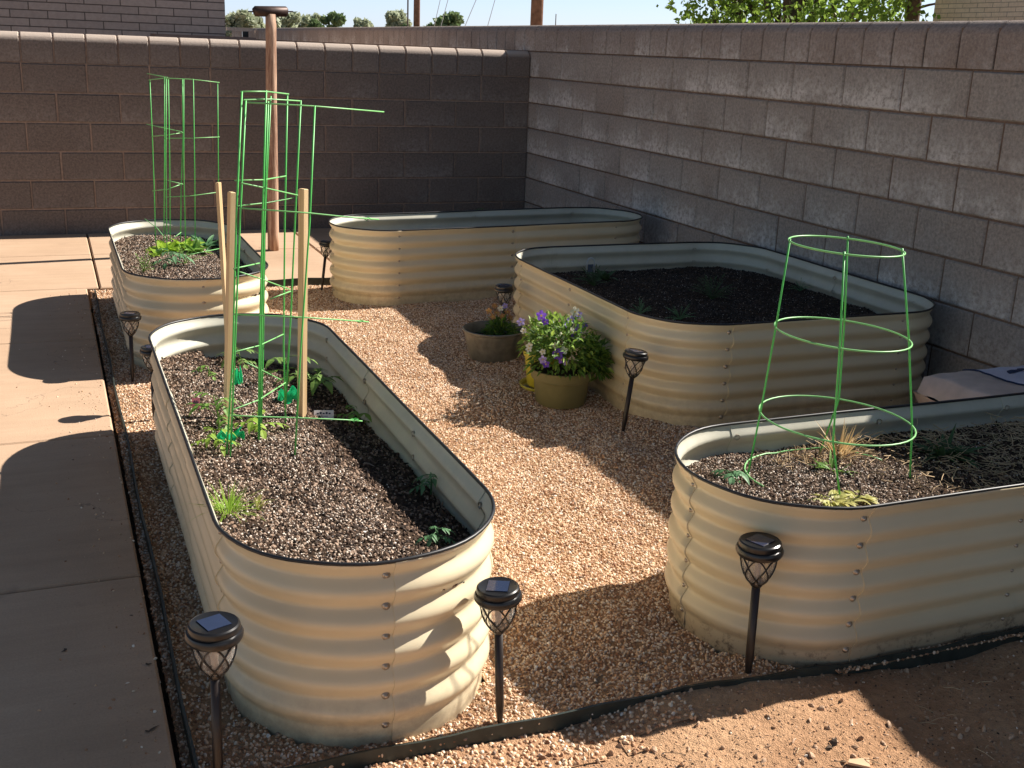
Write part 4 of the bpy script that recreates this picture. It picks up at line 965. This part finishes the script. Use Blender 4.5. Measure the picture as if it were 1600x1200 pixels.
# ------------------------------------------------------------------ bags of soil
def bag(loc, sx, sy, h, label, rz=0):
    root = empty('soil_bag', loc, label, 'bag', 'bags lying beside the right wall', rz); mb = MB(); n, m_ = 28, 20
    def z(u, v):
        e = max(0, (1-abs(u)**16))*max(0, (1-abs(v)**6)); return h*.5+h*.5*e**.3+.006*fbm(u*3, v*3, 1.4, loc[2]*9)
    vs = []; fs = []
    for s in (1, -1):
        for j in range(m_+1):
            for i in range(n+1):
                u, v = -1+2*i/n, -1+2*j/m_; zz = z(u, v); zz = zz if s > 0 else h-zz
                k = 1-.05*(abs(u)**3)*(v*v); vs.append((sx*u*.5, sy*v*.5*k, max(zz, .002) if s < 0 else zz))
    for s in (0, 1):
        o = s*(m_+1)*(n+1)
        for j in range(m_):
            for i in range(n): q = (o+j*(n+1)+i, o+j*(n+1)+i+1, o+(j+1)*(n+1)+i+1, o+(j+1)*(n+1)+i); fs.append(q if s == 0 else q[::-1])
    mb.add(vs, fs); mb.build('bag_body', M['bag_tan'], root, smooth=True)
    pm_ = MB(); pv = []; pf = []
    for j in range(m_-1):
        for i in range(n//2):
            u0 = -.28+1.2*i/(n//2-1); v = -1+2*(j+1)/m_; u = u0 - .10*(v)*(1 if i == 0 else 0); pv.append((sx*u*.5, sy*v*.5*.985, z(u, v)+.0025))
    for j in range(m_-2):
        for i in range(n//2-1): a = j*(n//2)+i; pf.append((a, a+1, a+n//2+1, a+n//2))
    pm_.add(pv, pf); pm_.build('printed_panel', M['bag_blue'], root, smooth=True)
    ln = MB(); ln.tube([(sx*(-.29-.10*v)*.5, sy*v*.5*.985, z(-.29-.1*v, v)+.004) for v in [-.9+.1*k for k in range(19)]], .0028, 5); ln.build('panel_border', M['ink'], root)
    lg = MB()
    for (u, v, a, b_) in ((.02,.45,.06,.025),(.10,.43,.05,.02),(.18,.46,.07,.025),(.10,-.15,.16,.05),(.07,-.28,.2,.02),(.14,-.4,.12,.02)):
        lg.add([(sx*.5*(u+x*a), sy*.5*(v+y*b_*2), z(u+x*a, v+y*b_*2)+.0045) for x, y in ((-1,-1),(1,-1),(1.1,.2),(.5,1),(-.6,1),(-1.1,.1))], [tuple(range(6))])
    lg.build('printed_logo', M['ink'], root)
    return root
bag((-.365, -5.50, -.002), .64, .46, .16, 'lower soil bag of the pair lying behind the right front bed')
bag((-.345, -5.50, .156), .665, .46, .155, 'top soil bag with a pale blue printed panel, lying behind the right front bed')

# ------------------------------------------------------------------ beyond the walls
def house(name, x0, x1, y0, y1, z1, mat, label):
    root = empty(name, ((x0+x1)/2, (y0+y1)/2, 0), label, 'house'); c = Vector(root.location)
    mb = MB(); mb.box((x0-c.x, y0-c.y, -.2), (x1-c.x, y1-c.y, z1)); mb.build('brick_wall', mat, root)
    rf = MB(); e = .45; rf.box((x0-e-c.x, y0-e-c.y, z1), (x1+e-c.x, y1+e-c.y, z1+.18)); rf.build('roof_fascia', M['porch'], root)
    return root
hl = U(352, 30, Y=2.4)
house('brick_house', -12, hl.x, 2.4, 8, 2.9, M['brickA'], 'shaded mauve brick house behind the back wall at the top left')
hr = U(1459, 20, Y=6.)
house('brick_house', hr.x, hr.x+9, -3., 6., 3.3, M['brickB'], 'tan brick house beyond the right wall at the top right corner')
s0, s1 = U(322, 58, Y=1.6), U(400, 60, Y=1.6)
mb = MB(); mb.box((s0.x-.4, 1.6, s0.z-1.55), (s1.x, 2.1, s0.z+.012)); tag(mb.build('low_wall', M['porch']), 'low brown ledge between the left brick house and the back block wall', 'ledge')
g = U(383, 50, Y=12.5); root = empty('gate_post', (g.x, g.y, 0), 'dark gate post with a pale lintel in the alley behind the clothesline post', 'gate post')
mb = MB(); mb.box((-.05,-.05,0), (.05,.05,g.z+.01)); mb.build('post', M['lamp_black'], root)
mb = MB(); mb.box((-.32,-.06,g.z+.012), (.12,.06,g.z+.07)); mb.build('lintel', M['pale_paint'], root)

def leafcloud(blobs, n, ls, seed, asp=.6):
    """leaf quads spread through ellipsoid clumps, as arrays"""
    r = np.random.default_rng(seed); V = []; 
    wts = np.array([b[3]*b[3]*b[4] for b in blobs]); wts = wts/wts.sum(); idx = r.choice(len(blobs), n, p=wts)
    B = np.array(blobs)[idx]; d = r.normal(size=(n,3)); d /= np.linalg.norm(d, axis=1)[:,None]; rad = r.uniform(.35,1,n)**.5
    P = B[:, :3]+d*np.stack([B[:,3], B[:,3], B[:,4]], 1)*rad[:,None]
    a = r.normal(size=(n,3)); a /= np.linalg.norm(a, axis=1)[:,None]; b = np.cross(a, r.normal(size=(n,3))); b /= np.linalg.norm(b, axis=1)[:,None]
    s = ls*r.uniform(.6,1.3,n)[:,None]; a *= s*.5; b *= s*.5*asp
    V = np.stack([P-a, P-b*1.0, P+a, P+b*1.0], 1).reshape(-1, 3); Fc = np.arange(4*n).reshape(-1, 4)
    return V, Fc
def cloud_obj(name, V, Fc, mat, parent):
    me = bpy.data.meshes.new(name); me.from_pydata(V.tolist(), [], Fc.tolist()); me.materials.append(mat); me.update()
    o = bpy.data.objects.new(name, me); COL.objects.link(o); o.parent = parent; return o
def tree(name, base, height, rad, mat, n, ls, label, group, seed, clear=.35, nb=14, limbs=7, lobes=None):
    root = empty(name, base, label, 'tree', group); r = random.Random(seed); blobs = []
    tr_ = MB(); th = height*clear; tr_.tube([(0,0,-.2),(.02*height,0,th*.6),(0,.01*height,height*.75)], [height*.035,height*.026,height*.008], 9)
    for k in range(nb):
        az = r.uniform(0, 6.28); q = r.uniform(.1, .8)**.7; z = th+(height-th)*r.uniform(.12,.88); fall = math.sqrt(max(.08, 1-((z-th)/(height-th)*2-.95)**2)); rr = rad*q*fall
        br = rad*r.uniform(.28,.48); blobs.append((rr*math.cos(az), rr*math.sin(az), z, br, br*.75))
    for b in blobs[:limbs]: tr_.tube([(0,0,th*r.uniform(.6,1)), (b[0]*.5, b[1]*.5, (th+b[2])*.5), (b[0], b[1], b[2])], [height*.014,height*.009,height*.003], 6)
    tr_.build('trunk', M['bark_trunk'], root, smooth=True)
    V, Fc = leafcloud(blobs, n, ls, seed); cloud_obj('crown', V, Fc, mat, root); return root
# near trees over the right wall
tb = U(1235, 40, Y=7.); tree('broadleaf_tree', (tb.x, tb.y, 0), 5.6, 2.3, M['mulberry'], 9500, .10, 'bright green leafy tree standing beyond the right wall', None, 5, .2, 26, 12)
tb = U(1145, 40, Y=8.); tree('broadleaf_tree', (tb.x, tb.y, 0), 4.2, 1.05, M['mulberry'], 3800, .10, 'smaller leafy tree at the left edge of the bright trees', None, 9, .15, 16, 8)
tb = U(1325, 40, Y=8.5); tree('broadleaf_tree', (tb.x, tb.y, 0), 4.6, 1.25, M['mulberry'], 3400, .10, 'bright leafy tree next to the dark conifer', None, 12, .15, 16, 8)
# conifer with open drooping boughs
tb = U(1425, 30, Y=8.); root = empty('conifer_tree', (tb.x, tb.y, 0), 'dark sparse conifer between the bright trees and the tan brick house', 'tree'); mb = MB(); nd = MB(); r = random.Random(4)
mb.tube([(0,0,-.2),(0,0,2.5),(.1,0,5)], [.16,.12,.04], 8)
for k in range(34):
    az = r.uniform(0, 6.28); z = r.uniform(.9, 4.4); L = r.uniform(.9, 1.9); q = rdir(az, R(r.uniform(-10, 25))); p = Vector((0,0,z)); pts = [p]
    for i in range(7):
        q = (q+Vector((r.gauss(0,.08), r.gauss(0,.08), -.05))).normalized(); p = p+q*L/7; pts.append(p)
        if i > 1:
            for _ in range(16):
                dd = Vector((r.gauss(0,1), r.gauss(0,1), r.gauss(0,.6))).normalized(); leaf(nd, p+dd*r.uniform(0,.1), dd, r.uniform(.08,.2), .02, .2, 1)
    mb.tube(pts, [.03,.026,.022,.018,.014,.01,.007,.004], 5)
mb.build('trunk', M['bark_trunk'], root, smooth=True); nd.build('crown', M['conifer'], root)
# far row of trees
k = 0
for px, top, wpx, Y, dark, lab in ((372,19,46,46,0,'far pale tree next to the left brick house'), (398,26,34,52,0,'far small tree just left of the clothesline post'), (446,20,44,48,0,'far pale tree just right of the clothesline post'),
        (474,17,48,50,0,'wide far tree right of the clothesline post'), (497,29,22,45,1,'small dark far tree between two larger pale ones'), (521,17,36,44,1,'rounded far tree in the middle of the row'),
        (566,28,30,46,0,'lone small far tree with open sky on both sides'), (620,17,40,48,0,'far pale tree left of the thin utility pole'), (641,28,26,44,1,'dark far bush at the foot of the thin utility pole'), (699,22,50,42,1,'round dark green far tree right of the thin utility pole')):
    p = U(px, top, Y=Y); sc_ = (p-CAM).dot(fw)/F_PX; rad = wpx*sc_/2; h_ = p.z
    tree('distant_tree', (p.x, Y, 0), h_*1.02, rad*1.25, M['far_dark'] if dark else M['far_leaf'], 1500, .34, lab, 'row of far trees beyond the walls', 20+k, .3, 17, 5); k += 1
# utility poles, masts, guy wires
def pole(px, wpx, Y, label, name='utility_pole', mat='pole', h=9):
    p = U(px, 42, Y=Y); sc_ = (p-CAM).dot(fw)/F_PX; root = empty(name, (p.x, Y, 0), label, 'pole'); r_ = wpx*sc_/2
    mb = MB(); mb.tube([(0,0,-.3),(0,0,h*.5),(0,0,h)], [r_*1.05,r_,r_*.8], 14); mb.build('shaft', M[mat], root, smooth=True)
    if name == 'utility_pole':
        cb = MB(); cb.box((-1.1,-.06,h-.7), (1.1,.06,h-.55)); cb.build('crossarm', M[mat], root)
        hw = MB(); hw.box((-r_*.25,-r_*1.12,1.6), (r_*.25,-r_*.95,1.75)); hw.build('metal_tag', M['tin_tag'], root)
    return root
pole(651, 10, 44, 'thin brown utility pole rising behind the far trees')
pole(838, 19, 24, 'thick brown utility pole rising behind the wall corner')
pole(637, 2.4, 40, 'thin grey mast left of the thin utility pole', 'mast', 'cable')
pole(868, 2, 34, 'short thin grey mast right of the thick utility pole', 'mast', 'cable', h=2.75)
for (a, b_, Y, lab) in (((681,30),(697,-40),30,'first slanted guy wire right of the round dark far tree'), ((694,22),(712,-45),30,'second slanted guy wire above the round dark far tree'),
                   ((726,42),(760,-38),28,'long slanted guy wire in the open sky'), ((761,44),(786,-45),28,'slanted guy wire nearest the thick utility pole')):
    p, q = U(*a, Y=Y), U(*b_, Y=Y+3); d = p-q; p2 = p+d*(p.z/max(.1, -d.z)) if d.z < 0 else p
    mb = MB(); mb.tube([p2, q], .011, 6); tag(mb.build('guy_wire', M['cable']), lab, 'wire', 'guy wires against the sky')
